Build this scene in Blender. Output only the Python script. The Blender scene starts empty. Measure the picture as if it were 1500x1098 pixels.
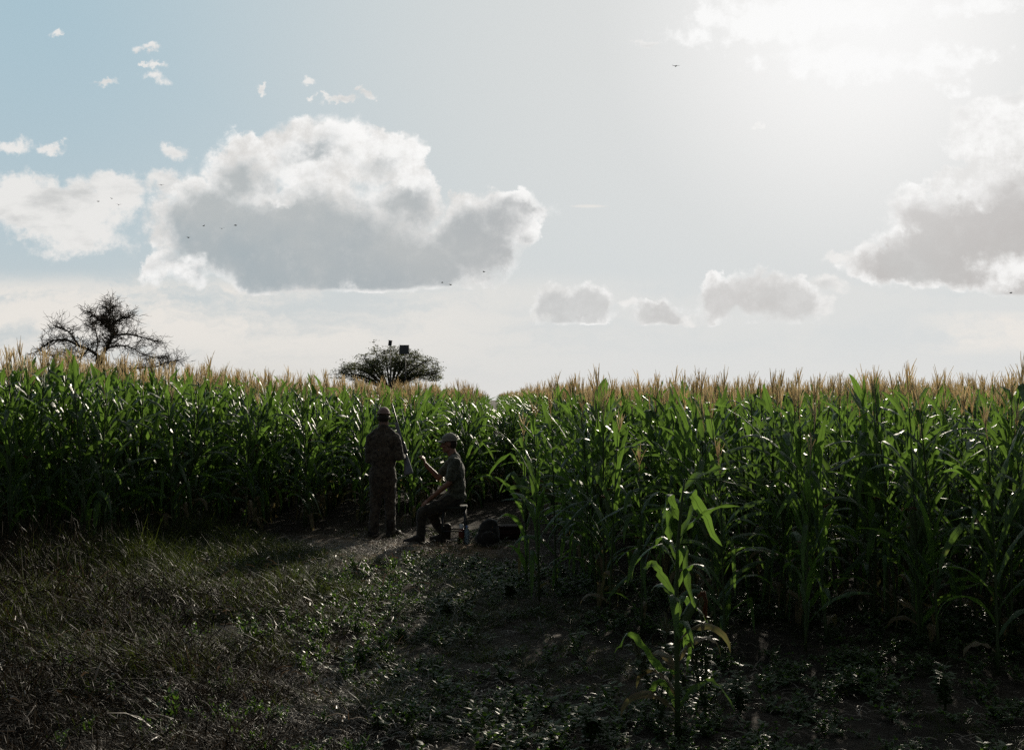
import bpy, math, random
import numpy as np
from mathutils import Vector, Matrix, Quaternion
R = math.radians
SC = bpy.context.scene
COL = SC.collection

# ------------------------------------------------------------------ camera, sky, sun, exposure
F = 1800.0                      # focal length in pixels of the 1500 px wide photograph
CZ = 1.95                       # camera height
HOR = 580.0                     # horizon row
cam_d = bpy.data.cameras.new('camera')
cam = bpy.data.objects.new('camera', cam_d); COL.objects.link(cam)
cam.location = (0, 0, CZ); cam.rotation_euler = (R(90), 0, 0)
cam_d.sensor_width = 36; cam_d.lens = 36 * F / 1500; cam_d.shift_y = (HOR - 549) / 1500
cam_d.clip_start = 0.1; cam_d.clip_end = 6000
SC.camera = cam
SC.view_settings.view_transform = 'Standard'; SC.view_settings.look = 'None'
SC.view_settings.exposure = 0.0; SC.view_settings.gamma = 1.0; SC.view_settings.use_curve_mapping = False
SC.cycles.use_denoising = False; SC.render.dither_intensity = 2.0
SC.cycles.max_bounces = 6; SC.cycles.diffuse_bounces = 3; SC.cycles.glossy_bounces = 2
SC.cycles.transmission_bounces = 4; SC.cycles.transparent_max_bounces = 8; SC.cycles.volume_bounces = 0
SC.cycles.sample_clamp_indirect = 4.0
SUN_EL, SUN_AZ = R(17.0), R(16.0)            # azimuth measured from +Y towards +X
sd = Vector((math.sin(SUN_AZ) * math.cos(SUN_EL), math.cos(SUN_AZ) * math.cos(SUN_EL), math.sin(SUN_EL)))
sun_d = bpy.data.lights.new('sun', 'SUN'); sun = bpy.data.objects.new('sun', sun_d); COL.objects.link(sun)
sun_d.energy = 5.0; sun_d.angle = R(0.5); sun_d.color = (1.0, 0.90, 0.74)
sun.rotation_euler = sd.to_track_quat('Z', 'Y').to_euler()
SKY_STRENGTH = 0.1


class NT:
    """small helper to write node maths"""
    def __init__(s, tree): s.t = tree; s.n = tree.nodes; s.l = tree.links
    def put(s, sock, v):
        if isinstance(v, bpy.types.NodeSocket): s.l.new(v, sock)
        elif v is not None: sock.default_value = v
    def m(s, op, a, b=None, c=None, clamp=False):
        n = s.n.new('ShaderNodeMath'); n.operation = op; n.use_clamp = clamp
        s.put(n.inputs[0], a); s.put(n.inputs[1], b); s.put(n.inputs[2], c); return n.outputs[0]
    def vm(s, op, a, b=None, c=None, out=0):
        n = s.n.new('ShaderNodeVectorMath'); n.operation = op
        s.put(n.inputs[0], a); s.put(n.inputs[1], b); s.put(n.inputs[2], c)
        return n.outputs['Value'] if out else n.outputs[0]
    def scale(s, a, f):
        n = s.n.new('ShaderNodeVectorMath'); n.operation = 'SCALE'; s.put(n.inputs[0], a); s.put(n.inputs['Scale'], f); return n.outputs[0]
    def ss(s, x, a, b, lo=0.0, hi=1.0, kind='SMOOTHSTEP'):
        n = s.n.new('ShaderNodeMapRange'); n.interpolation_type = kind
        s.put(n.inputs['Value'], x); s.put(n.inputs['From Min'], a); s.put(n.inputs['From Max'], b)
        s.put(n.inputs['To Min'], lo); s.put(n.inputs['To Max'], hi); return n.outputs[0]
    def mix(s, f, a, b, blend='MIX'):
        n = s.n.new('ShaderNodeMix'); n.data_type = 'RGBA'; n.blend_type = blend; n.clamp_factor = True
        s.put(n.inputs[0], f)
        s.put(n.inputs[6], a if not isinstance(a, tuple) else (*a, 1)); s.put(n.inputs[7], b if not isinstance(b, tuple) else (*b, 1))
        return n.outputs[2]
    def noise(s, vec, scale, detail=4, rough=0.5, dist=0.0, color=False, kind=None):
        n = s.n.new('ShaderNodeTexNoise'); s.put(n.inputs['Vector'], vec)
        n.inputs['Scale'].default_value = scale; n.inputs['Detail'].default_value = detail
        n.inputs['Roughness'].default_value = rough; n.inputs['Distortion'].default_value = dist
        return n.outputs['Color'] if color else n.outputs['Fac']
    def comb(s, x, y, z=0.0):
        n = s.n.new('ShaderNodeCombineXYZ'); s.put(n.inputs[0], x); s.put(n.inputs[1], y); s.put(n.inputs[2], z); return n.outputs[0]
    def sep(s, v):
        n = s.n.new('ShaderNodeSeparateXYZ'); s.put(n.inputs[0], v); return n.outputs


def build_world():
    w = bpy.data.worlds.new('World'); SC.world = w; w.use_nodes = True
    w.cycles.sampling_method = 'MANUAL'; w.cycles.sample_map_resolution = 512
    t = w.node_tree; t.nodes.clear(); N = NT(t)
    out = t.nodes.new('ShaderNodeOutputWorld'); bg = t.nodes.new('ShaderNodeBackground')
    t.links.new(bg.outputs[0], out.inputs[0]); bg.inputs['Strength'].default_value = SKY_STRENGTH
    sky = t.nodes.new('ShaderNodeTexSky'); sky.sky_type = 'NISHITA'; sky.sun_disc = False
    sky.sun_elevation = SUN_EL; sky.sun_rotation = SUN_AZ
    sky.altitude = 300; sky.air_density = 1.0; sky.dust_density = 1.5; sky.ozone_density = 1.2
    tc = t.nodes.new('ShaderNodeTexCoord'); d = tc.outputs['Generated']
    x, y, z = N.sep(d)
    ys = N.m('MAXIMUM', y, 0.12)
    # sky coordinates: tangent of azimuth and of height, in thousandths as laid out over the sky in front
    P = N.comb(N.m('MULTIPLY_ADD', N.m('DIVIDE', x, ys), 1.8, 0.75), N.m('MULTIPLY_ADD', N.m('DIVIDE', z, ys), -1.8, 0.58))
    w1 = N.vm('SUBTRACT', N.noise(P, 9, 6, 0.6, color=True), (0.5, 0.5, 0.5))
    w2 = N.vm('SUBTRACT', N.noise(P, 42, 6, 0.65, color=True), (0.5, 0.5, 0.5))
    Q = N.vm('ADD', P, N.scale(w1, 0.085)); Q = N.vm('ADD', Q, N.scale(w2, 0.036))
    Q = N.vm('MULTIPLY', Q, (1, 1, 0))
    _, qy, _z = N.sep(Q); px, py, _ = N.sep(P)

    def blobs(lst, kmin=0.0):
        D = None
        for (cx, cy, rx, ry) in lst:
            v = N.vm('MULTIPLY', N.vm('SUBTRACT', Q, (cx / 1000, cy / 1000, 0)), (1000 / rx, 1000 / ry, 0))
            L = N.vm('LENGTH', v, out=1)
            k = max(kmin, min(rx, ry) / 60.0)
            e = N.m('MULTIPLY_ADD', L, -k, k)
            D = e if D is None else N.m('SMOOTH_MAX', D, e, 0.12)
        return D

    def cut(D, y0, slope=0.0, soft=40.0):
        # flat cloud base
        lim = N.m('MULTIPLY_ADD', px, slope, y0 / 1000 - slope * 0.45)
        wob = N.m('MULTIPLY_ADD', N.m('SUBTRACT', qy, py), 0.25, py)
        return N.m('MINIMUM', D, N.m('MULTIPLY', N.m('SUBTRACT', lim, wob), soft))
    big = cut(blobs([(450, 350, 215, 95), (300, 330, 95, 85), (355, 250, 70, 65), (465, 225, 105, 62), (560, 240, 78, 55),
                     (600, 300, 62, 60), (690, 350, 75, 70), (730, 322, 62, 45), (775, 306, 50, 26), (800, 304, 26, 18), (262, 395, 60, 40), (590, 380, 140, 60)]), 431, -0.035)
    rgt = cut(blobs([(1385, 350, 95, 80), (1450, 345, 90, 70), (1330, 385, 80, 45), (1480, 270, 75, 55), (1445, 392, 100, 45), (1490, 330, 80, 130), (1345, 318, 70, 48), (1405, 300, 80, 52), (1500, 225, 70, 90), (1470, 190, 80, 55), (1425, 212, 46, 32), (1275, 385, 50, 26)]), 427, 0.01)
    sm = cut(blobs([(812, 448, 38, 36), (868, 446, 46, 38), (840, 460, 60, 28), (965, 455, 50, 34), (1065, 440, 58, 44), (1125, 436, 72, 50),
                    (1160, 450, 55, 38)], .7), 477, 0.0, 60)
    D = N.m('MAXIMUM', N.m('MAXIMUM', big, rgt), sm)
    # puffs without a grey body
    W = blobs([(90, 310, 125, 52), (20, 290, 70, 45), (170, 290, 55, 38), (120, 350, 90, 34), (210, 70, 17, 9), (229, 97, 19, 9), (227, 117, 26, 12), (152, 115, 22, 7),
               (455, 114, 17, 10), (491, 147, 24, 8), (447, 141, 12, 6), (532, 138, 14, 8), (70, 220, 32, 10), (22, 214, 30, 14),
               (388, 123, 10, 6), (80, 56, 12, 7), (205, 95, 12, 6), (520, 128, 9, 6), (470, 140, 10, 5), (130, 290, 70, 30), (1118, 182, 14, 4), (950, 60, 16, 5), (260, 225, 26, 16), (245, 270, 46, 24), (1462, 185, 70, 48), (1425, 210, 44, 26), (1490, 145, 34, 24),
               (1240, 375, 34, 12), (1195, 452, 40, 24), (925, 438, 18, 14), (1000, 462, 26, 14), (1215, 420, 40, 18), (1475, 400, 36, 34)], 0.42)
    S = blobs([(1130, 30, 120, 34), (1250, 90, 130, 26), (1200, 20, 140, 30), (1400, 80, 60, 18), (1020, 55, 40, 14), (1340, 100, 60, 16), (1440, 10, 70, 12), (1410, 125, 14, 8)])
    # thin streaks low in the sky
    Pst = N.vm('MULTIPLY', P, (3.2, 17, 0))
    st = N.noise(N.vm('ADD', Pst, N.scale(w1, 1.2)), 1.0, 8, 0.62)
    band = N.m('MULTIPLY', N.ss(py, 0.39, 0.43), N.ss(py, 0.60, 0.47))
    band = N.m('MULTIPLY', band, N.ss(px, 1.0, 0.35, 0.25, 1.0))
    bandR = N.m('MULTIPLY', N.m('MULTIPLY', N.ss(py, 0.445, 0.47), N.ss(py, 0.53, 0.5)), N.ss(px, 1.27, 1.42))
    streak = N.m('MULTIPLY', N.ss(st, 0.33, 0.57), N.m('MAXIMUM', band, bandR))
    streak = N.m('MAXIMUM', streak, N.m('MULTIPLY', N.ss(N.vm('LENGTH', N.vm('MULTIPLY', N.vm('SUBTRACT', P, (.862, .302, 0)), (30, 300, 0)), out=1), 1.0, 0.3), 0.7))

    # base sky: physical sky whitened by dust low down and round the sun
    dot = N.vm('DOT_PRODUCT', d, tuple(sd), out=1)
    ang = N.m('ARCCOSINE', N.m('MINIMUM', dot, 1.0))            # radians from the sun
    g1 = N.m('POWER', 2.718, N.m('MULTIPLY', N.m('ARCCOSINE', N.m('MINIMUM', N.vm('DOT_PRODUCT', d, tuple(sd), out=1), 1.0)), -4.9))
    core = N.m('POWER', N.ss(ang, 0.36, 0.0), 2.2)
    el = N.m('ARCTANGENT', N.m('DIVIDE', z, N.m('MAXIMUM', N.m('SQRT', N.m('SUBTRACT', 1.0, N.m('MULTIPLY', z, z))), 0.05)))
    low = N.m('POWER', 2.718, N.m('MULTIPLY', N.m('MAXIMUM', el, 0.0), -8.5))
    front = N.ss(y, -0.1, 0.8)
    skyc = N.mix(0.5, N.scale(sky.outputs[0], 0.6), (1.25, 1.2, 1.1))
    K = 10.0                                                     # colours below are radiances / SKY_STRENGTH
    def C(r, g, b): return (r * K, g * K, b * K)
    hz = N.m('MULTIPLY', front, N.m('MAXIMUM', N.m('MULTIPLY', low, 0.85), N.m('MULTIPLY', g1, 1.45), clamp=True))
    leftblue = N.mix(N.ss(px, 0.0, 0.85), C(.36, .52, .61), C(.585, .645, .665))
    base = N.mix(front, skyc, leftblue)
    base = N.mix(hz, base, N.mix(N.ss(px, 0.2, 1.0), C(.755, .70, .64), C(.735, .725, .705)))
    # clouds
    nz = N.noise(P, 11, 7, 0.6); nz2 = N.noise(N.vm('ADD', P, (3, 1, 0)), 5, 4, 0.5)
    nf = N.noise(P, 34, 8, 0.68); nb = N.noise(N.vm('ADD', P, (7, 3, 0)), 14, 3, 0.5)
    soft = N.ss(nb, .38, .66, .10, .5)
    aD = N.ss(N.m('ADD', D, N.m('MULTIPLY', N.m('SUBTRACT', nf, 0.5), N.m('MULTIPLY', soft, 1.6))), 0.0, soft)
    aD = N.m('MULTIPLY', aD, N.ss(D, -0.25, 0.02))
    # thin lit edges, thick grey body: thicker towards the base
    hgt = N.m('MULTIPLY', N.m('SUBTRACT', py, 0.33), 2.6)
    inner = N.m('ADD', N.m('ADD', D, hgt), N.m('ADD', N.m('MULTIPLY', N.m('SUBTRACT', nz, 0.5), 1.5), N.m('MULTIPLY', N.m('SUBTRACT', nf, 0.5), 0.35)))
    dark = N.m('MULTIPLY', N.ss(inner, 0.0, 0.75), N.ss(D, 0.0, 0.35))
    lit = blobs([(560, 215, 85, 38), (450, 200, 80, 30), (600, 262, 46, 30), (470, 250, 60, 14), (1465, 205, 95, 60), (1400, 285, 50, 20), (1480, 395, 40, 30), (1320, 345, 26, 14), (245, 400, 40, 22), (400, 292, 30, 9)], .5)
    litm = N.m('MULTIPLY', N.ss(N.m('ADD', lit, N.m('MULTIPLY', N.m('SUBTRACT', nz, 0.5), 2.6)), -0.1, 0.5), 0.9)
    dark = N.m('MULTIPLY', dark, N.m('SUBTRACT', 1.0, litm))
    grey = N.mix(N.ss(px, 0.2, 1.2), C(.355, .42, .455), C(.49, .47, .455))
    grey = N.mix(N.ss(nz2, 0.38, 0.7, 0, .6), grey, C(.52, .53, .52))
    grey = N.mix(N.ss(nf, 0.45, 0.75, 0, .22), grey, C(.66, .655, .64))
    rim = N.mix(N.ss(N.m('ADD', N.m('MULTIPLY', nz, .5), N.m('MULTIPLY', nf, .5)), 0.36, 0.60), C(.70, .69, .67), C(.96, .955, .94))
    smw = N.ss(sm, 0.0, 0.05)
    cloud = N.mix(N.m('MULTIPLY', dark, N.m('SUBTRACT', 1.0, N.m('MULTIPLY', smw, 0.28))), rim, grey)
    puff = N.mix(N.ss(N.m('ADD', N.noise(N.vm('MULTIPLY', P, (1, 2.2, 0)), 9, 6, 0.6), N.m('MULTIPLY', W, 0.10)), 0.5, 0.75), C(.84, .825, .80), C(.60, .60, .59))
    aW = N.m('MULTIPLY', N.ss(N.m('ADD', W, N.m('MULTIPLY', N.m('SUBTRACT', N.noise(P, 30, 7, 0.65), 0.5), 0.8)), 0.0, 0.3), N.ss(W, -0.25, 0.02))
    aS = N.m('MULTIPLY', N.ss(N.m('ADD', S, N.m('MULTIPLY', N.m('SUBTRACT', N.noise(P, 26, 7, 0.65), 0.5), 1.4)), -0.1, 0.25), 0.95)
    col = N.mix(N.m('MULTIPLY', streak, 0.9), base, C(.83, .79, .735))
    col = N.mix(N.m('MULTIPLY', N.m('MULTIPLY', aW, front), 0.92), col, puff)
    col = N.mix(N.m('MULTIPLY', aD, front), col, cloud)
    col = N.mix(N.m('MULTIPLY', aS, front), col, C(.95, .95, .94))
    glare = N.m('MAXIMUM', N.m('MULTIPLY', core, 0.9), N.m('MULTIPLY', g1, 0.34))
    col = N.mix(N.m('MULTIPLY', glare, front), col, C(.97, .97, .965))
    t.links.new(col, bg.inputs['Color'])
build_world()


# ------------------------------------------------------------------ helpers
def at(px, py, Y):
    return Vector(((px - 750) / F * Y, Y, CZ + (HOR - py) / F * Y))

def setp(o, label=None, cat=None, group=None, kind=None):
    if label: o['label'] = label
    if cat: o['category'] = cat
    if group: o['group'] = group
    if kind: o['kind'] = kind
    return o

def empty(name, loc, label, cat, group=None, rz=0.0):
    o = bpy.data.objects.new(name, None); COL.objects.link(o); o.empty_display_size = 0.1
    o.location = loc; o.rotation_euler = (0, 0, rz)
    return setp(o, label, cat, group)

class MB:
    def __init__(s): s.v = []; s.f = []; s.mi = []; s.tint = []; s.ac = []; s.m = 0; s.t = 0.5
    def add(s, vs, fs, ac=None):
        b = len(s.v); s.ac.extend(ac if ac else [9.0] * len(vs)); s.v.extend([tuple(v) for v in vs]); s.tint.extend([s.t] * len(vs))
        s.f.extend([tuple(i + b for i in f) for f in fs]); s.mi.extend([s.m] * len(fs))
    def join(s, o, mi):
        b = len(s.v); s.v += o.v; s.tint += o.tint; s.ac += o.ac
        s.f += [tuple(i + b for i in f) for f in o.f]; s.mi += [mi] * len(o.f)
    def mesh(s, name, mats, smooth=True):
        me = bpy.data.meshes.new(name); me.from_pydata(s.v, [], s.f)
        a = me.attributes.new('tint', 'FLOAT', 'POINT'); a.data.foreach_set('value', np.array(s.tint, dtype=np.float32))
        a = me.attributes.new('across', 'FLOAT', 'POINT'); a.data.foreach_set('value', np.array(s.ac, dtype=np.float32))
        for m in (mats if isinstance(mats, (list, tuple)) else [mats]): me.materials.append(m)
        me.polygons.foreach_set('material_index', s.mi)
        me.polygons.foreach_set('use_smooth', [smooth] * len(s.f)); me.update()
        return me
    def obj(s, name, mats, parent=None, smooth=True, loc=None):
        o = bpy.data.objects.new(name, s.mesh(name, mats, smooth)); COL.objects.link(o)
        if parent: o.parent = parent
        if loc is not None: o.location = loc
        return o

def frame(t, ref):
    s = t.cross(ref)
    if s.length < 1e-4: s = t.cross(Vector((1, 0.1, 0)))
    s.normalize(); return s, s.cross(t).normalized()

def tube(M, pts, rad, n=6, cap=True):
    pts = [Vector(p) for p in pts]; vs = []; fs = []
    ref = Vector((0.03, 1, 0.02))
    for i, p in enumerate(pts):
        t = (pts[min(i + 1, len(pts) - 1)] - pts[max(i - 1, 0)]).normalized()
        a, b = frame(t, ref); r = rad[i] if isinstance(rad, (list, tuple)) else rad
        for k in range(n):
            w = 2 * math.pi * k / n; vs.append(p + a * (math.cos(w) * r) + b * (math.sin(w) * r))
    for i in range(len(pts) - 1):
        for k in range(n):
            fs.append((i * n + k, i * n + (k + 1) % n, (i + 1) * n + (k + 1) % n, (i + 1) * n + k))
    if cap: fs.append(tuple(range(n))[::-1]); fs.append(tuple((len(pts) - 1) * n + k for k in range(n)))
    M.add(vs, fs)

def lathe(M, prof, n=16, c=(0, 0, 0)):
    vs = []; fs = []
    for r, z in prof:
        for k in range(n):
            w = 2 * math.pi * k / n; vs.append((c[0] + r * math.cos(w), c[1] + r * math.sin(w), c[2] + z))
    for i in range(len(prof) - 1):
        for k in range(n): fs.append((i * n + k, i * n + (k + 1) % n, (i + 1) * n + (k + 1) % n, (i + 1) * n + k))
    fs.append(tuple(range(n))[::-1]); fs.append(tuple((len(prof) - 1) * n + k for k in range(n)))
    M.add(vs, fs)

def box(M, c, s, bev=0.0, rot=None):
    c = Vector(c); hx, hy, hz = s[0] / 2, s[1] / 2, s[2] / 2; b = min(bev, hx * .9, hy * .9, hz * .9)
    if b <= 0:
        vs = [Vector((x, y, z)) for z in (-hz, hz) for y in (-hy, hy) for x in (-hx, hx)]
        fs = [(0, 2, 3, 1), (4, 5, 7, 6), (0, 1, 5, 4), (2, 6, 7, 3), (0, 4, 6, 2), (1, 3, 7, 5)]
    else:
        import bmesh
        bm = bmesh.new(); bmesh.ops.create_cube(bm, size=1.0)
        for v in bm.verts: v.co = Vector((v.co.x * hx * 2, v.co.y * hy * 2, v.co.z * hz * 2))
        bmesh.ops.bevel(bm, geom=bm.edges[:], offset=b, segments=2, profile=0.6, affect='EDGES')
        bm.verts.index_update(); vs = [v.co.copy() for v in bm.verts]; fs = [tuple(v.index for v in f.verts) for f in bm.faces]; bm.free()
    if rot is not None: vs = [rot @ v for v in vs]
    M.add([v + c for v in vs], fs)

def ribbon(M, pts, width, side, nx=2, keel=0.25, ripple=0.0, prof=None, rng=random, twist=0.0):
    """leaf blade along pts; side = start direction across the blade"""
    n = len(pts); side = Vector(side).normalized(); vs = []; fs = []; ac = []; ph = rng.random() * 6
    for i, p in enumerate(pts):
        t = (pts[min(i + 1, n - 1)] - pts[max(i - 1, 0)]).normalized()
        side = (side - t * side.dot(t))
        if side.length < 1e-4: side = Vector((1, 0, 0))
        side.normalize(); u = i / (n - 1)
        s2 = Quaternion(t, twist * u) @ side; nor = s2.cross(t).normalized()
        w = width * prof(u)
        for k in range(nx + 1):
            a = (k / nx - 0.5) * 2; ac.append(a)
            rp = ripple * w * math.sin(u * 22 + ph + (2.4 if a > 0 else 0)) * abs(a) ** 2
            vs.append(p + s2 * (a * w / 2) + nor * (keel * w * abs(a) / 2 + rp))
    for i in range(n - 1):
        for k in range(nx):
            q = i * (nx + 1) + k; fs.append((q, q + 1, q + nx + 2, q + nx + 1))
    M.add(vs, fs, ac)

def leafprof(u):
    w = min(1.0, 0.5 + 1.9 * u)
    if u > 0.32: w *= max(0.0, 1 - ((u - 0.32) / 0.68) ** 2.0) ** 0.8
    return max(w, 0.02)

def bladeprof(u): return max(0.04, (1 - u) ** 0.6)

def instancer(name, pts, sources, label, cat=None):
    """ONE object that scatters the source meshes (for what nobody could count)"""
    me = bpy.data.meshes.new(name)
    me.from_pydata([p[0] for p in pts], [], [])
    def attr(nm, ty, key, arr):
        a = me.attributes.new(nm, ty, 'POINT'); a.data.foreach_set(key, np.array(arr, dtype=np.float32 if ty != 'INT' else np.int32).ravel())
    attr('rot', 'FLOAT_VECTOR', 'vector', [p[1] for p in pts])
    attr('scl', 'FLOAT_VECTOR', 'vector', [p[2] for p in pts])
    attr('pick', 'INT', 'value', [p[3] for p in pts])
    o = bpy.data.objects.new(name, me); COL.objects.link(o)
    src = bpy.data.collections.new(name + '_kinds')
    for i, m in enumerate(sources):
        q = bpy.data.objects.new(f'{name}_kind_{i:02d}', m); src.objects.link(q)
    g = bpy.data.node_groups.new(name, 'GeometryNodeTree')
    g.interface.new_socket('Geometry', in_out='INPUT', socket_type='NodeSocketGeometry')
    g.interface.new_socket('Geometry', in_out='OUTPUT', socket_type='NodeSocketGeometry')
    nd = g.nodes; gi = nd.new('NodeGroupInput'); go = nd.new('NodeGroupOutput')
    m2p = nd.new('GeometryNodeMeshToPoints'); ip = nd.new('GeometryNodeInstanceOnPoints'); ci = nd.new('GeometryNodeCollectionInfo')
    ci.inputs['Collection'].default_value = src; ci.inputs['Separate Children'].default_value = True; ci.inputs['Reset Children'].default_value = True
    def na(nm, ty):
        a = nd.new('GeometryNodeInputNamedAttribute'); a.data_type = ty; a.inputs['Name'].default_value = nm
        return next(x for x in a.outputs if x.enabled and x.name == 'Attribute')
    L = g.links.new
    L(gi.outputs[0], m2p.inputs['Mesh']); L(m2p.outputs[0], ip.inputs['Points']); L(ci.outputs[0], ip.inputs['Instance'])
    ip.inputs['Pick Instance'].default_value = True
    L(na('pick', 'INT'), ip.inputs['Instance Index']); L(na('rot', 'FLOAT_VECTOR'), ip.inputs['Rotation']); L(na('scl', 'FLOAT_VECTOR'), ip.inputs['Scale'])
    L(ip.outputs[0], go.inputs[0])
    md = o.modifiers.new('scatter', 'NODES'); md.node_group = g
    return setp(o, label, cat, None, 'stuff')


# ------------------------------------------------------------------ materials
def mat(name, color, rough=0.8, spec=0.3, metal=0.0):
    m = bpy.data.materials.new(name); m.use_nodes = True; p = m.node_tree.nodes['Principled BSDF']
    p.inputs['Base Color'].default_value = (*color, 1); p.inputs['Roughness'].default_value = rough
    p.inputs['Specular IOR Level'].default_value = spec; p.inputs['Metallic'].default_value = metal
    return m

def leafy(name, c0, c1, trans, rough=0.35, spec=0.5, dry=None, tmix=0.5, scale=9.0, bump=0.0, veins=True):
    """leaf: glossy skin + light passing through"""
    m = bpy.data.materials.new(name); m.use_nodes = True; t = m.node_tree; N = NT(t)
    p = t.nodes['Principled BSDF']; out = t.nodes['Material Output']
    oi = t.nodes.new('ShaderNodeObjectInfo'); at_ = t.nodes.new('ShaderNodeAttribute'); at_.attribute_name = 'tint'
    tc = t.nodes.new('ShaderNodeTexCoord')
    nz = N.noise(tc.outputs['Object'], scale, 4, 0.6)
    f = N.m('ADD', N.m('MULTIPLY', at_.outputs['Fac'], 0.55), N.m('ADD', N.m('MULTIPLY', oi.outputs['Random'], 0.3), N.m('MULTIPLY', nz, 0.35)), clamp=True)
    col = N.mix(f, c0, c1); tr = N.mix(f, tuple(x * .62 for x in trans), trans)
    if dry:
        dm = N.m('MAXIMUM', N.ss(at_.outputs['Fac'], 0.90, 0.97), N.ss(nz, 0.64, 0.74, 0, 0.5))
        col = N.mix(dm, col, dry); tr = N.mix(dm, tr, tuple(x * 1.1 for x in dry))
    if veins:
        aa = t.nodes.new('ShaderNodeAttribute'); aa.attribute_name = 'across'; ax = aa.outputs['Fac']
        rib = N.ss(N.m('ABSOLUTE', ax), 0.17, 0.03)
        v = N.m('MULTIPLY', N.m('SINE', N.m('MULTIPLY', ax, 26.0)), N.ss(N.m('ABSOLUTE', ax), 1.5, 1.2))
        tr = N.mix(N.m('MULTIPLY_ADD', v, .22, .22), tr, tuple(x * .35 for x in trans)); tr = N.mix(N.m('MULTIPLY', rib, .75), tr, tuple(x * .25 for x in trans))
        big = N.noise(tc.outputs['Object'], 4.0, 3, .6); tr = N.mix(N.ss(big, .4, .62, .0, .45), tr, tuple(x * .3 for x in trans))
        col = N.mix(N.m('MULTIPLY', rib, .6), col, (.07, .10, .045))
    t.links.new(col, p.inputs['Base Color']); p.inputs['Roughness'].default_value = rough
    t.links.new(N.ss(nz, 0.3, 0.7, rough * .85, rough * 1.25), p.inputs['Roughness'])
    p.inputs['Specular IOR Level'].default_value = spec
    b = t.nodes.new('ShaderNodeBsdfTranslucent'); t.links.new(tr, b.inputs['Color'])
    mx = t.nodes.new('ShaderNodeAddShader')
    t.links.new(p.outputs[0], mx.inputs[0]); t.links.new(b.outputs[0], mx.inputs[1]); t.links.new(mx.outputs[0], out.inputs['Surface'])
    if bump:
        bn = t.nodes.new('ShaderNodeBump'); bn.inputs['Strength'].default_value = bump; bn.inputs['Distance'].default_value = 0.01
        t.links.new(N.noise(tc.outputs['Object'], 28, 4, 0.65), bn.inputs['Height']); t.links.new(bn.outputs[0], p.inputs['Normal'])
    return m

M_LEAF = leafy('maize_leaf', (.013, .030, .009), (.026, .052, .013), (.090, .162, .024), rough=0.48, spec=0.22, dry=(.085, .06, .03), bump=0.7)
M_STALK = leafy('maize_stalk', (.03, .05, .015), (.05, .07, .02), (.004, .008, .002), rough=0.5, spec=0.3, veins=False)
M_TASSEL = leafy('tassel', (.24, .215, .15), (.46, .40, .28), (.52, .44, .30), rough=0.7, spec=0.2, scale=3, veins=False)
M_HUSK = leafy('husk', (.035, .06, .018), (.06, .09, .025), (.02, .035, .008), rough=0.5, spec=0.35, veins=False)
M_SILK = leafy('silk', (.07, .03, .015), (.12, .05, .02), (.08, .03, .01), rough=0.7, spec=0.2, veins=False)
M_DRYG = leafy('dry_grass', (.014, .011, .006), (.031, .022, .012), (.010, .007, .004), rough=0.6, spec=0.12, dry=(.12, .06, .025), veins=False)
M_GRNG = leafy('green_grass', (.013, .018, .006), (.023, .029, .009), (.033, .044, .007), rough=0.58, spec=0.12, dry=(.12, .06, .02), veins=False)
M_WEED = leafy('weed', (.013, .024, .007), (.028, .048, .012), (.045, .085, .010), rough=0.5, spec=0.16, veins=False)
M_SEED = leafy('seed_head', (.06, .06, .03), (.09, .09, .045), (.05, .05, .02), rough=0.7, spec=0.2, veins=False)
M_STRAW = leafy('straw', (.04, .03, .02), (.12, .09, .06), (.03, .02, .012), rough=0.5, spec=0.3, veins=False)
M_BARK = mat('bark', (.07, .055, .042), 0.9, 0.2)
M_ACAC = leafy('acacia_leaf', (.045, .052, .026), (.065, .075, .035), (.055, .06, .025), rough=0.6, spec=0.25, veins=False)

def ground_mat():
    m = bpy.data.materials.new('soil'); m.use_nodes = True; t = m.node_tree; N = NT(t); p = t.nodes['Principled BSDF']
    tc = t.nodes.new('ShaderNodeTexCoord'); o = tc.outputs['Object']
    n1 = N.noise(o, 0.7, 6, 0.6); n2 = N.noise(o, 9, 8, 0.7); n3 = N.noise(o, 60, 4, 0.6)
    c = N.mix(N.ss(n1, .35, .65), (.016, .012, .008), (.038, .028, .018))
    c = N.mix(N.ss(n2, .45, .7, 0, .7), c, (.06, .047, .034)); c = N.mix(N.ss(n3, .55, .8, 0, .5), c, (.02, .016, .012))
    sunpatch_d = N.vm('LENGTH', N.vm('MULTIPLY', N.vm('SUBTRACT', N.vm('ADD', o, N.scale(N.vm('SUBTRACT', N.noise(o, 1.6, 4, .6, color=True), (.5, .5, .5)), 2.2)), (-1.6, 15.6, 0)), (.55, .75, 0)), out=1)
    c = N.mix(N.m('MULTIPLY', N.ss(sunpatch_d, 1.1, .35), N.ss(n2, .3, .6, .35, 1)), c, (.27, .18, .105))  # trampled dirt, warmed and lightened to paint in a sunlit patch
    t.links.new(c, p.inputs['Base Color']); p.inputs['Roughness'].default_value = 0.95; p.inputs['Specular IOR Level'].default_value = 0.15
    b = t.nodes.new('ShaderNodeBump'); b.inputs['Strength'].default_value = 0.9; b.inputs['Distance'].default_value = 0.05
    t.links.new(N.m('ADD', n2, N.m('MULTIPLY', n3, 0.4)), b.inputs['Height']); t.links.new(b.outputs[0], p.inputs['Normal'])
    return m

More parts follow.
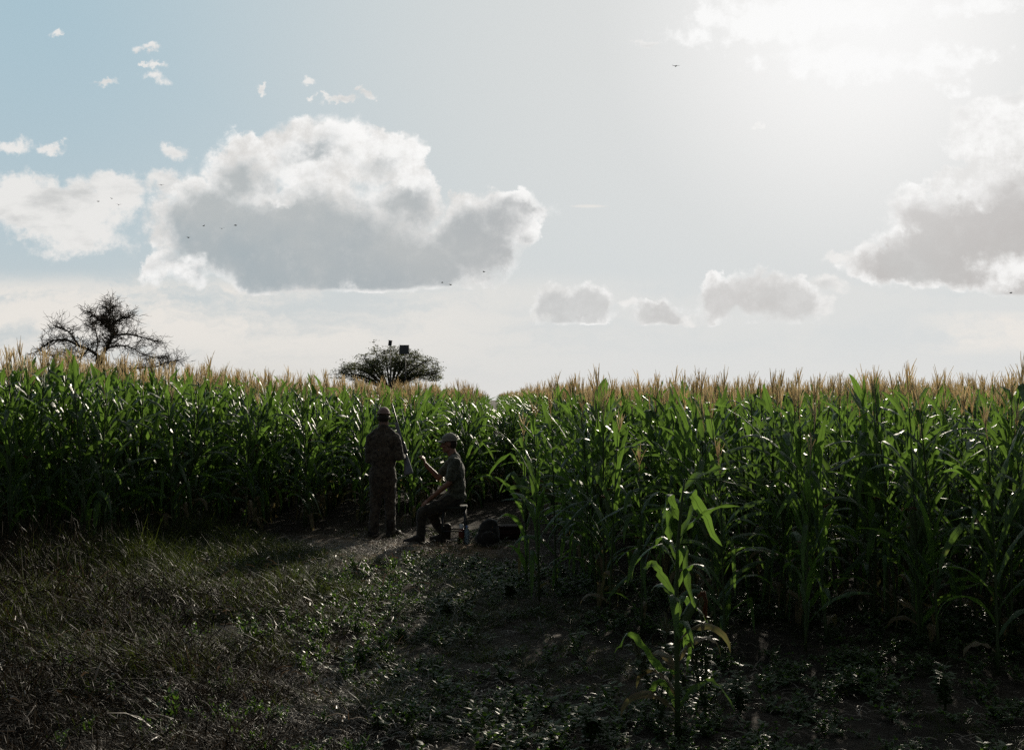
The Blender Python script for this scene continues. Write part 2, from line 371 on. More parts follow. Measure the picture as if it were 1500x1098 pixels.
def camo_mat(name, cols, scale=14.0, rough=0.9):
    m = bpy.data.materials.new(name); m.use_nodes = True; t = m.node_tree; N = NT(t); p = t.nodes['Principled BSDF']
    tc = t.nodes.new('ShaderNodeTexCoord'); o = tc.outputs['Object']
    wv = N.vm('ADD', o, N.scale(N.noise(o, scale * .8, 3, .6, color=True), 0.12))
    a = N.noise(wv, scale, 3, .55); b = N.noise(N.vm('ADD', wv, (5, 2, 1)), scale * 1.6, 3, .6); c = N.noise(N.vm('ADD', wv, (1, 7, 3)), scale * 2.6, 2, .6)
    col = N.mix(N.ss(a, .49, .52), cols[0], cols[1]); col = N.mix(N.ss(b, .55, .58), col, cols[2]); col = N.mix(N.ss(c, .60, .63), col, cols[3])
    t.links.new(col, p.inputs['Base Color']); p.inputs['Roughness'].default_value = rough; p.inputs['Specular IOR Level'].default_value = 0.15
    p.inputs['Sheen Weight'].default_value = 0.25
    bn = t.nodes.new('ShaderNodeBump'); bn.inputs['Strength'].default_value = 0.5; bn.inputs['Distance'].default_value = 0.02
    t.links.new(N.noise(o, 16, 4, .6), bn.inputs['Height']); t.links.new(bn.outputs[0], p.inputs['Normal'])
    return m

# ------------------------------------------------------------------ ground
def build_ground():
    M = MB(); rng = np.random.RandomState(4)
    xs = np.concatenate([[-600, -200, -60, -20], np.arange(-11, 9.01, 0.12), [18, 60, 200, 600]])
    ys = np.concatenate([[-300, -100, -20, 0], np.arange(3, 20.01, 0.12), [30, 60, 150, 300, 600]])
    ph = rng.rand(12, 4)
    def h(x, y):
        if not (-11 <= x <= 9 and 3 <= y <= 20): return 0.0
        z = 0
        for a, b, c, d in ph: z += 0.011 * math.sin(x * (1 + 5 * a) + 6 * c) * math.sin(y * (1 + 5 * b) + 6 * d)
        e = min(1, (x + 11) / 2, (9 - x) / 2, (y - 3) / 2, (20 - y) / 2); return z * max(e, 0)
    nx = len(xs)
    vs = [(x, y, h(x, y)) for y in ys for x in xs]
    fs = [(j * nx + i, j * nx + i + 1, (j + 1) * nx + i + 1, (j + 1) * nx + i) for j in range(len(ys) - 1) for i in range(nx - 1)]
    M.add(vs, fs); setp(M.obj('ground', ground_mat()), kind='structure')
build_ground()

# ------------------------------------------------------------------ maize
def arc(p0, az, th0, th1, L, n, kink=None, rng=random):
    """curve in a vertical plane; angles from the vertical"""
    d = Vector((math.cos(az), math.sin(az), 0)); pts = [Vector(p0)]; sw = Vector((-d.y, d.x, 0)); wob = rng.uniform(-.25, .25)
    for i in range(1, n + 1):
        u = i / n; th = th0 + (th1 - th0) * u ** 1.4
        if kink and u > kink[0]: th = th + kink[1]
        th = min(th, R(176))
        pts.append(pts[-1] + (d * math.sin(th) + Vector((0, 0, math.cos(th))) + sw * (wob * u)).normalized() * (L / n))
    return pts

def maize_parts(seed, seg=11, nx=2, leaves=12, H=1.72, tassel=True, ear=True, short=False):
    rng = random.Random(seed); P = {}
    S = MB(); S.t = rng.uniform(.2, .7); bend = (rng.uniform(-.05, .05), rng.uniform(-.05, .05))
    def ax(z): u = z / H; return Vector((bend[0] * u * u, bend[1] * u * u, z))
    zs = np.linspace(-0.03, H, 10)
    tube(S, [ax(z) for z in zs], [max(0.004, 0.0135 * (1 - .62 * z / H)) for z in zs], 6)
    P['stalk'] = S
    Lf = MB(); az = rng.uniform(0, math.pi)
    for i in range(leaves):
        z = 0.16 + (H - 0.24) * (i / (leaves - 1)) ** 0.95; u = i / (leaves - 1)
        a = az + math.pi * i + rng.gauss(0, .6)
        L = (0.46 + 0.34 * math.sin(math.pi * min(1, 0.2 + u * .75))) * rng.uniform(.8, 1.15)
        if u > .8: L *= 0.6
        th0 = R(rng.uniform(8, 24) + (1 - u) * 8); th1 = R(rng.uniform(60, 165) - u * 50 + (18 if u < .3 else 0))
        kink = (rng.uniform(.25, .6), R(rng.uniform(60, 130))) if rng.random() < .5 else None
        Lf.t = rng.random() * .85
        if u < .2 and rng.random() < .5: Lf.t = 1.0; th0 = R(40); th1 = R(175); L *= .6
        p0 = ax(z) + Vector((math.cos(a), math.sin(a), 0)) * 0.008
        pts = arc(p0, a, th0, th1, L, seg, kink, rng)
        ribbon(Lf, pts, rng.uniform(.044, .076), (-math.sin(a), math.cos(a), 0), nx, rng.uniform(.15, .5), .12, leafprof, rng, rng.uniform(-1.3, 1.3))
    P['foliage'] = Lf
    if tassel:
        T = MB(); T.t = rng.random(); top = ax(H)
        h = rng.uniform(.24, .38)
        tip = top + Vector((rng.uniform(-.04, .04), rng.uniform(-.04, .04), h))
        tube(T, [top, top.lerp(tip, .3), top.lerp(tip, .5), top.lerp(tip, .75), tip], [.0035, .0035, .0062, .0055, .0015], 4)
        for k in range(rng.randint(6, 10)):
            b = top.lerp(tip, rng.uniform(.15, .5)); a = rng.uniform(0, 6.28); th = R(rng.uniform(4, 18)); L = rng.uniform(.14, .25)
            pts = arc(b, a, th, th + R(rng.uniform(-12, 18)), L, 3, None, rng); tube(T, pts, [.002, .0038, .0034, .0015], 3)
        P['tassel'] = T
    if ear:
        E = MB(); E.t = rng.random(); z = H * rng.uniform(.42, .55); a = az + rng.uniform(-.5, .5); d = Vector((math.cos(a), math.sin(a), 0))
        b = ax(z) + d * .012; ax_ = (d * math.sin(R(22)) + Vector((0, 0, math.cos(R(22)))))
        rr = [.010, .022, .028, .027, .021, .010]; tube(E, [b + ax_ * (.24 * i / 5) for i in range(6)], rr, 7)
        for k in range(3):
            pts = arc(b + ax_ * .16, a + rng.uniform(-1.5, 1.5), R(15), R(60), .14, 4, None, rng)
            ribbon(E, pts, .03, (-math.sin(a), math.cos(a), 0), 2, .3, 0, leafprof, rng)
        P['ear'] = E
        K = MB(); K.t = rng.random(); tipb = b + ax_ * .235
        for k in range(5):
            pts = arc(tipb, a + rng.uniform(-1, 1), R(rng.uniform(10, 40)), R(rng.uniform(110, 175)), .09, 4, None, rng); tube(K, pts, [.005, .005, .004, .003, .001], 3)
        P['silk'] = K
    return P

MATS = {'stalk': M_STALK, 'foliage': M_LEAF, 'tassel': M_TASSEL, 'ear': M_HUSK, 'silk': M_SILK}
NV = 12
VAR = [maize_parts(100 + i, seg=12, leaves=15 + i % 3, H=1.78 + 0.05 * (i % 4)) for i in range(NV)]
VAR += [maize_parts(300 + i, seg=11, leaves=12, H=1.68, tassel=False) for i in range(2)]
VMESH = [{k: p.mesh('maize_' + k, MATS[k]) for k, p in v.items()} for v in VAR]
def joined(v, nm):
    J = MB(); keys = [k for k in MATS if k in v]
    for i, k in enumerate(keys): J.join(v[k], i)
    return J.mesh(nm, [MATS[k] for k in keys])

EDGE = [(-40, 13.0), (-8, 14.0), (-6.1, 14.6), (-5.2, 15.4), (-3.5, 17.6), (-2.2, 18.4), (-.35, 18.0), (-.1, 16.6), (0.12, 13.0), (.63, 11.2), (1.2, 10.2), (2.0, 9.7), (3.06, 9.3), (3.85, 8.8), (8, 8.0), (60, 7.4)]
def front(x):
    for (a, b), (c, d) in zip(EDGE, EDGE[1:]):
        if a <= x <= c: return b + (d - b) * (x - a) / (c - a)
    return 9
def tall(x, y):
    # plants stand taller towards the left corner of the field
    k = x / y
    return 1.0 + 0.185 * max(0, min(1, (-k - 0.10) / 0.26)) - (0.0 if k < 0 else 0.012)

def build_maize():
    rng = random.Random(11); near = []; far = []
    ROW = 0.76
    for r in range(-140, 140):
        y = 7.4
        while y < 170:
            step = 0.215 if y < 30 else (0.24 if y < 60 else .4)
            y += step * rng.uniform(.75, 1.35)
            x = r * ROW + 0.30 - y / 60.0 + rng.gauss(0, .045)
            if abs(x) > y * 0.44 + 3: continue
            f = front(x); dep = y - f
            if dep < 0 or (dep < .4 and rng.random() < .25): continue
            if y > 30 and rng.random() < min(.55, (y - 30) / 60): continue
            # track left open in the field
            xc = -y / 60.0
            vis = 1.0
            if abs(x - xc) < (0.42 if y < 26 else .50):
                if y > 26 or y < 20.5: continue
                vis = rng.uniform(.90, .99)
            if 17 < y < 23.5 and abs(x + 1.7 - .287 * (y - 15.3)) < .52: continue
            if -2.4 < x < 0.2 and y < 20.5 and rng.random() < .5: continue
            s = tall(x, y) * rng.gauss(1.0, .028) * vis
            if dep < .7: s *= rng.uniform(.88, 1.0)
            rot = (rng.gauss(0, .05), rng.gauss(0, .05), rng.uniform(0, 6.28))
            v = rng.randrange(NV) if (rng.random() > .06 and vis == 1) else NV + rng.randrange(2)
            inview = abs(x) < y * 0.43
            rec = ((x, y, 0), rot, (s, s, s), v)
            if inview and y < 24: near.append((y + 1.6 * dep, rec, dep))
            else: far.append(rec)
    for i in range(34):          # self-sown plants closing the near end of the track
        y = rng.uniform(21.5, 27); s = rng.uniform(.93, 1.02)
        far.append(((rng.uniform(-.5, .5) - y / 60.0, y, 0), (0, 0, rng.uniform(0, 6.28)), (s, s, s), NV + rng.randrange(2)))
    near.sort(key=lambda a: a[0])
    ind = near[:288]; far += [a[1] for a in near[290:]]
    for _, (loc, rot, scl, v), dep in ind:
        k = loc[0] / loc[1]
        if k < -0.17: lab, g = 'tall green maize plant at the field edge behind the dry grass on the left', 'tall maize plants along the left edge of the field'
        elif k < 0.0: lab, g = 'green maize plant in the stand just behind the two men', 'maize plants behind the two men'
        elif k < 0.17: lab, g = 'green maize plant at the field edge between the seated man and the lone plant', 'maize plants right of the two men'
        else: lab, g = 'large green maize plant in the near stand right of the lone plant', 'large maize plants of the near right stand'
        e = empty('maize_plant', loc, lab, 'maize plant', g); e.rotation_euler = rot; e.scale = scl
        for nm, me in VMESH[v].items():
            if nm == 'silk': continue
            o = bpy.data.objects.new(nm, me); COL.objects.link(o); o.parent = e
            if nm == 'ear':
                q = bpy.data.objects.new('silk', VMESH[v]['silk']); COL.objects.link(q); q.parent = o
    src = [joined(v, 'maize') for v in VAR]
    instancer('maize_field', far, src, 'dense field of tasselled green maize stretching back to the horizon')
    print('maize', len(ind), len(far))
build_maize()

# single foreground plant, every leaf shaped after the one that stands there
def lone_plant():
    Y = 6.95; s = F / Y; base = Vector(((992 - 750) / F * Y, Y, 0))
    e = empty('maize_plant', base, 'lone maize plant standing apart in the foreground, with bent top and drooping leaves', 'maize plant')
    rng = random.Random(5)
    def L3(px, py, dy=0.0): return Vector(((px - 992) / s, dy, (1085 - py) / s))
    S = MB(); S.t = .4
    ax = [(993, 1095), (992, 1000), (990, 900), (993, 800), (998, 740), (1003, 702)]
    tube(S, [L3(*p) for p in ax], [.017, .015, .013, .011, .008, .005], 8); S.obj('stalk', M_STALK, e)
    T = MB(); T.t = .8
    for pts in ([(1003, 702, 0), (1030, 700, -.02), (1080, 701, -.05), (1138, 702, -.08)], [(1020, 701, -.02), (1060, 704, .03), (1100, 707, .05), (1132, 716, .06)],
                [(1030, 700, -.02), (1060, 692, -.08), (1092, 687, -.12)], [(1040, 701, 0), (1080, 710, .1), (1118, 722, .15)]):
        tube(T, [L3(*p) for p in pts], [.0025] + [.0028] * (len(pts) - 2) + [.0012], 4)
    T.obj('tassel', M_HUSK, e)
    specs = [([(1001, 735), (1012, 722), (1030, 752), (1062, 804)], 22, .10, .3), ([(998, 722), (1020, 700), (1060, 690), (1090, 686)], 13, .2, .6),
             ([(990, 745), (976, 722), (967, 765), (968, 815)], 16, -.1, .25), ([(993, 760), (985, 742), (984, 775), (990, 800)], 22, .15, .5),
             ([(992, 830), (1000, 800), (1006, 850), (1016, 888)], 16, -.15, .4), ([(990, 900), (984, 868), (984, 890), (988, 925)], 17, -.2, .2),
             ([(990, 985), (960, 968), (922, 923), (897, 952)], 14, -.1, .6), ([(993, 1040), (1015, 1005), (1046, 997), (1074, 1038)], 12, -.1, .5),
             ([(991, 1035), (972, 1000), (958, 1010), (948, 1032)], 12, .1, .3), ([(992, 880), (975, 850), (962, 830), (950, 842)], 14, .25, .5),
             ([(994, 800), (1008, 770), (1030, 740), (1048, 770)], 12, .3, .1),
             ([(991, 960), (1003, 930), (1012, 950), (1010, 990)], 13, .1, .9)]
    for k, (pp, w, dy, tint) in enumerate(specs):
        c = [L3(p[0], p[1], dy * i / 3) for i, p in enumerate(pp)]; pts = []
        for i in range(3):
            a0 = c[max(i - 1, 0)]; a1 = c[i]; a2 = c[i + 1]; a3 = c[min(i + 2, 3)]
            for q in range(5):
                t = q / 5; pts.append(.5 * ((2 * a1) + (-a0 + a2) * t + (2 * a0 - 5 * a1 + 4 * a2 - a3) * t * t + (-a0 + 3 * a1 - 3 * a2 + a3) * t ** 3))
        pts.append(c[3]); Lm = MB(); Lm.t = tint * .5; pts = [q + Vector((rng.gauss(0, .004), rng.gauss(0, .01), rng.gauss(0, .004))) for q in pts]
        ribbon(Lm, pts, w / s * .84, (0.75, -.5, .35), 4, .35, .2, leafprof, rng, rng.uniform(-.5, .5)); Lm.obj('leaf', M_LEAF, e)
    for k in range(9):
        a = rng.uniform(0, 6.28); Lm = MB(); Lm.t = rng.random() * .5; z = rng.uniform(.25, 1.15)
        ribbon(Lm, arc((0, 0, z), a, R(rng.uniform(15, 35)), R(rng.uniform(90, 170)), rng.uniform(.3, .5), 11, (rng.uniform(.3, .6), R(60)) if k % 2 else None, rng), .042, (-math.sin(a), math.cos(a), 0), 4, .35, .2, leafprof, rng, rng.uniform(-1, 1)); Lm.obj('leaf', M_LEAF, e)
    for k in range(5):
        a = rng.uniform(0, 6.28); Lm = MB(); Lm.t = 1.0
        ribbon(Lm, arc((0, 0, .15 + .1 * k), a, R(25), R(170), .45, 9, None, rng), .05, (-math.sin(a), math.cos(a), 0), 2, .4, .2, leafprof, rng, rng.uniform(-2, 2)); Lm.obj('leaf', M_LEAF, e)['label'] = 'withered brown leaf'
    E = MB(); E.t = .5
    tube(E, [L3(995, 925), L3(1003, 908), L3(1012, 890), L3(1020, 875)], [.012, .026, .027, .014], 9)
    ear = E.obj('ear', M_HUSK, e); K = MB()
    for k in range(7): tube(K, [L3(1020, 877), L3(1027 + k, 866 + k % 3), L3(1033 + k % 4, 880), L3(1029 + k, 898 + 2 * k)], [.004, .005, .004, .002], 4)
    K.obj('silk', M_SILK, ear)
    # two more edge plants that stand clear of the field
    for (px, py, lab, v, sc) in ((790, 882, 'maize plant with yellowing leaves standing forward of the field right of the seated man', 3, .86),
                                 (815, 868, 'leafy maize plant just behind and right of the forward plant with yellowing leaves', 9, .93), (772, 858, 'slender maize plant just behind and left of the forward plant with yellowing leaves', 4, .84),
                                 (893, 905, 'maize plant standing clear of the field just left behind the lone foreground plant', 6, .84),
                                 (940, 925, 'small maize plant at the foot of the stand left of the lone foreground plant', 1, .72), (1062, 950, 'short maize plant between the lone foreground plant and the near stand', 9, .74), (1180, 955, 'low maize plant at the dark foot of the stand, right of the seed spike weed', 5, .78),
                                 (1462, 985, 'maize plant nearest the camera in the bottom right of the stand', 8, .92)):
        yy = 3510.0 / (py - HOR); q = empty('maize_plant', ((px - 750) / F * yy, yy, 0), lab, 'maize plant'); q.scale = (sc,) * 3; q.rotation_euler = (0, .03, v)
        for nm, me in VMESH[v].items():
            if nm == 'silk': continue
            o = bpy.data.objects.new(nm, me); COL.objects.link(o); o.parent = q
            if nm == 'ear': z = bpy.data.objects.new('silk', VMESH[v]['silk']); COL.objects.link(z); z.parent = o
lone_plant()

# ------------------------------------------------------------------ grass, weeds, litter
def tuft(seed, n, h, lean, r, wid, seedy=0.0, mat_=None):
    rng = random.Random(seed); M = MB()
    for k in range(n):
        M.t = rng.random() ** 1.5 * .85 if rng.random() > .008 else 1.0
        a = rng.uniform(0, 6.28); q = r * math.sqrt(rng.random()); L = h * rng.uniform(.2, 1.15)
        p = Vector((math.cos(a) * q, math.sin(a) * q, -.01)); az = rng.uniform(0, 6.28)
        th0 = R(rng.uniform(2, 22)); th1 = th0 + R(rng.uniform(10, 120))
        pts = arc(p, az, th0, th1, L, 4, None, rng)
        dv = Vector(lean) * rng.uniform(-.3, 1.8) + Vector((rng.gauss(0, .38), rng.gauss(0, .3), 0)); pts = [p_ + dv * ((i / 4) ** 1.6 * L) for i, p_ in enumerate(pts)]
        ribbon(M, pts, wid * rng.choice((.5, .7, .9, 1.2, 2.2)), (-math.sin(az), math.cos(az), 0), 1, 0, 0, bladeprof, rng)
        if rng.random() < seedy:
            e = pts[-1]; t = (pts[-1] - pts[-2]).normalized()
            tube(M, [e - t * .01, e + t * .02, e + t * .06, e + t * .09], [.001, .0035, .003, .0008], 3)
    return M.mesh('tuft', mat_)
def weed_mesh(seed, n, h, leafsize, mat_=None):
    rng = random.Random(seed); M = MB()
    for s_ in range(n):
        az = rng.uniform(0, 6.28); pts = arc((rng.uniform(-.03, .03), rng.uniform(-.03, .03), 0), az, R(rng.uniform(5, 50)), R(rng.uniform(20, 90)), h * rng.uniform(.6, 1), 5, None, rng)
        tube(M, pts, [.003, .0028, .0025, .002, .0015, .001], 3)
        for i in range(1, 6):
            for k in range(3):
                M.t = rng.random() * .9; a = rng.uniform(0, 6.28)
                lp = arc(pts[i], a, R(rng.uniform(10, 60)), R(rng.uniform(40, 125)), leafsize * rng.uniform(.5, 1.1), 3, None, rng)
                ribbon(M, lp, leafsize * .42, (-math.sin(a), math.cos(a), 0), 2, .3, 0, lambda u: max(.05, math.sin(math.pi * min(1, .12 + u * .88)) ** .8), rng)
    return M.mesh('weed', mat_)

def build_cover():
    rng = random.Random(21)
    # density fields
    def patch(x, y, s, k): return .5 + .5 * math.sin(x * s + k) * math.sin(y * s * 1.3 + 2 * k + .7 * math.sin(x * 1.7))
    def edge(y): return -0.85 + .25 * math.sin(y * 1.3) + (.0 if y < 12.5 else -(y - 12.5) * .55)
    dry = []; grn = []; weeds = []; straw = []
    for i in range(16000):
        x = rng.uniform(-9, 0.3); y = rng.uniform(4.5, 18); e = edge(y)
        if y > front(x) + .5 or x > e + rng.gauss(0, .18): continue
        far_ = min(1, max(0, (e - x) / 1.2)); g = 1 / (1 + math.exp(-((y - 9.3) * .9 + .2 - max(0, -x - 2.8) * 1.1 + (patch(x, y, 1.1, 2) - .5) * 3.0 + rng.gauss(0, .8))))
        pp = patch(x, y, 1.5, 5) * patch(x, y, 3.7, 1); sc = (.35 + .65 * far_) * rng.uniform(.6, 1.2) * (.45 + .9 * pp ** .6)
        if pp < .08 and rng.random() < .5: continue
        rec = ((x, y, 0), (rng.gauss(0, .1), rng.gauss(0, .1), rng.uniform(-1.1, 1.1)), (sc ** .5, sc ** .5, sc * (1 + .7 * min(1, max(0, -x - 2.6) / 2) * min(1, max(0, y - 8) / 3))), rng.randrange(5))
        if rng.random() < g:
            if rng.random() < .8: grn.append(rec)
        else: dry.append(rec)
    # sparse blades on the open ground
    for i in range(9000):
        x = rng.uniform(-2.5, 7); y = rng.uniform(4.5, 18)
        if y > front(x) + 2 or x < edge(y): continue
        pt = patch(x, y, 2.1, 1) * patch(x, y, .8, 3)
        nearg = max(0, 1 - (x - edge(y)) / 1.5) if 7 < y < 14.5 else 0
        if rng.random() < .12 + 1.0 * pt + .7 * nearg:
            s = rng.uniform(.15, .38) * (1 + .8 * nearg); grn.append(((x, y, 0), (0, 0, rng.uniform(0, 6.28)), (s * 1.8, s * 1.8, s), rng.randrange(5)))
    for i in range(6500):
        x = rng.uniform(-1.2, 7); y = rng.uniform(4.5, 17)
        if y > front(x) + 3: continue
        pt = patch(x, y, 1.7, 4) * patch(x + 3, y, .9, 1.5)
        if -2.9 < x < .3 and y > 14.3 and rng.random() < .88: continue
        if rng.random() < .08 + 1.5 * pt:
            s = rng.uniform(.35, 1.25); weeds.append(((x, y, 0), (0, 0, rng.uniform(0, 6.28)), (s, s, s * .8), rng.randrange(4)))
    for i in range(3200):
        if rng.random() < .35: x = rng.gauss(-1.15, .6); y = rng.gauss(7.5, .7)
        else: x = rng.uniform(-3, 5); y = rng.uniform(4.8, 18)
        s = rng.uniform(.5, 1.5)
        straw.append(((x, y, rng.uniform(.01, .04)), (rng.gauss(0, .12), rng.gauss(0, .12), rng.uniform(0, 6.28)), (s, s, s), rng.randrange(4)))
    for i in range(420):
        x = rng.uniform(-7, -1.0) if i % 3 else rng.gauss(-1.4, .5); y = rng.uniform(5, 14)
        if patch(x, y, 1.9, 2.5) < .35: continue
        s = rng.uniform(.5, 1.2); weeds.append(((x, y, .04), (0, 0, rng.uniform(0, 6.28)), (s * .8, s * .8, s * 1.1), rng.randrange(4)))
    for i in range(1600):
        x = rng.gauss(-1.9, .55); y = rng.gauss(15.5, .6); s = rng.uniform(.6, 1.5)
        straw.append(((x, y, rng.uniform(.01, .03)), (rng.gauss(0, .12), rng.gauss(0, .12), rng.uniform(0, 6.28)), (s, s, s), rng.randrange(4)))
    for i in range(700):
        x = rng.uniform(-7, -.8); y = rng.uniform(5.5, 14); s = rng.uniform(.8, 2.0)
        straw.append(((x, y, rng.uniform(.05, .22)), (rng.gauss(0, .5), rng.gauss(0, .5), rng.uniform(0, 6.28)), (s, s, s), rng.randrange(4)))
    # husk and leaf trash on the soil of the clearing, with its painted sunlit patch
    instancer('dry_grass', dry, [tuft(40 + i, 30, .38, (-.16, -.05, 0), .13, .0040, .45, M_DRYG) for i in range(5)], 'dry grey brown grass leaning over the left foreground')
    instancer('green_grass', grn, [tuft(60 + i, 34, .30, (-.12, -.05, 0), .10, .0055, .05, M_GRNG) for i in range(5)], 'short green grass growing in front of the maize')
    instancer('ground_weeds', weeds, [weed_mesh(80 + i, 4 + i % 3, .17, .036 + .006 * i, M_WEED) for i in range(4)], 'low leafy weeds scattered over the bare soil')
    sm = []
    for i in range(4):
        r2 = random.Random(90 + i); M = MB()
        for k in range(3):
            a = r2.uniform(0, 6.28); c = Vector((r2.uniform(-.1, .1), r2.uniform(-.1, .1), 0)); L = r2.uniform(.03, .13); d = Vector((math.cos(a), math.sin(a), r2.uniform(-.05, .15)))
            M.t = r2.random(); ribbon(M, [c, c + d * L * .5 + Vector((0, 0, .01)), c + d * L], r2.uniform(.003, .012), (-math.sin(a), math.cos(a), 0), 2, .5, 0, lambda u: 1 - .5 * u, r2)
        sm.append(M.mesh('straw', M_STRAW))
    instancer('straw_litter', straw, sm, 'pale straw and broken leaf litter lying on the soil')
    print('cover', len(dry), len(grn), len(weeds), len(straw))
build_cover()

def pigweed(px, py, h, lab, seed, spikes=True):
    Y = 3510.0 / (py - HOR); e = empty('weed_plant', ((px - 750) / F * Y, Y, 0), lab, 'weed'); rng = random.Random(seed)
    S = MB(); Lf = MB(); K = MB()
    for b in range(5):
        az = rng.uniform(0, 6.28); hh = h * (1 if b == 0 else rng.uniform(.5, .85)); th = R(4 if b == 0 else rng.uniform(15, 38))
        z0 = 0 if b == 0 else h * rng.uniform(.03, .35)
        pts = arc((0, 0, z0), az, th, th * .5, hh - z0 * .6, 8, None, rng); tube(S, pts, [.008 - .0007 * i for i in range(9)], 5)
        for i in range(1, 8):
            for k in range(4):
                Lf.t = rng.random() * .8; a = rng.uniform(0, 6.28); l_ = .085 * rng.uniform(.5, 1.1)
                lp = arc(pts[i], a, R(rng.uniform(35, 70)), R(rng.uniform(85, 140)), l_, 5, None, rng)
                ribbon(Lf, lp, l_ * .45, (-math.sin(a), math.cos(a), 0), 2, .35, .1, lambda u: max(.06, math.sin(math.pi * min(1, .15 + u * .85)) ** .8) if u > .25 else .12 + u * 2, rng)
        if spikes:
            top = pts[-1]; d = (pts[-1] - pts[-2]).normalized()
            for k in range(9):
                a = rng.uniform(0, 6.28); st = top - d * rng.uniform(0, .13); q = arc(st, a, R(rng.uniform(5, 35)), R(rng.uniform(10, 40)), rng.uniform(.05, .11), 5, None, rng)
                for j in range(5):
                    for u in (0, .5):
                        c = q[j].lerp(q[j + 1], u); r = .006 * rng.uniform(.7, 1.2)
                        K.t = rng.random(); K.add([c + Vector((r, 0, 0)), c + Vector((-r, r, 0)), c + Vector((-r, -r, 0)), c + Vector((0, 0, r * 1.6)), c - Vector((0, 0, r))], [(0, 1, 3), (1, 2, 3), (2, 0, 3), (1, 0, 4), (2, 1, 4), (0, 2, 4)])
    S.obj('stem', M_STALK, e); Lf.obj('foliage', M_WEED, e)
    if spikes: K.obj('seed_head', M_SEED, e, smooth=False)
pigweed(1034, 1060, .72, 'bushy weed with upright seed spikes just right of the lone maize plant', 1)
pigweed(966, 1070, .64, 'slim weed with one knobbly seed spike just left of the lone maize plant', 2)
pigweed(1085, 1050, .36, 'low spreading leafy weed right of the weed with seed spikes', 3, False)
pigweed(865, 1096, .24, 'small leafy weed at the bottom edge of the photo left of the lone maize plant', 6, False)
pigweed(655, 905, .22, 'bright green leafy weed at the grass edge in front of the seated man', 8, False)
pigweed(745, 880, .2, 'small leafy weed on the open soil left of the forward maize plant', 9, False)
pigweed(1385, 1040, .3, 'leafy weed on the dark soil in the bottom right corner', 12, False)

# ------------------------------------------------------------------ trees
def spline(c, n=4):
    pts = []
    for i in range(len(c) - 1):
        a0 = c[max(i - 1, 0)]; a1 = c[i]; a2 = c[i + 1]; a3 = c[min(i + 2, len(c) - 1)]
        for q in range(n):
            t = q / n; pts.append(.5 * ((2 * a1) + (-a0 + a2) * t + (2 * a0 - 5 * a1 + 4 * a2 - a3) * t * t + (-a0 + 3 * a1 - 3 * a2 + a3) * t ** 3))
    pts.append(c[-1]); return pts

def grow(M, p, d, L, r, depth, rng, flat, tips, gnarl=.35, kids=(2, 4)):
    n = 4; pts = [p]; dd = d.normalized()
    for i in range(n):
        dd = (dd + Vector((rng.gauss(0, gnarl), rng.gauss(0, gnarl), rng.gauss(0, gnarl) * (.75 if flat else 1)))).normalized()
        pts.append(pts[-1] + dd * (L / n))
    tube(M, pts, [r * (1 - .16 * i) for i in range(n + 1)], 4 if r > .03 else 3, False)
    if depth == 0: tips.append((pts[-1], dd)); return
    for k in range(rng.randint(*kids)):
        i = rng.randint(1, n); a = Vector((rng.gauss(0, 1), rng.gauss(0, 1), rng.gauss(0, .55 if flat else .8))).normalized()
        grow(M, pts[i], (dd * .75 + a * .9), L * rng.uniform(.55, .8), max(r * .62, .0115), depth - 1, rng, flat, tips, gnarl, kids)

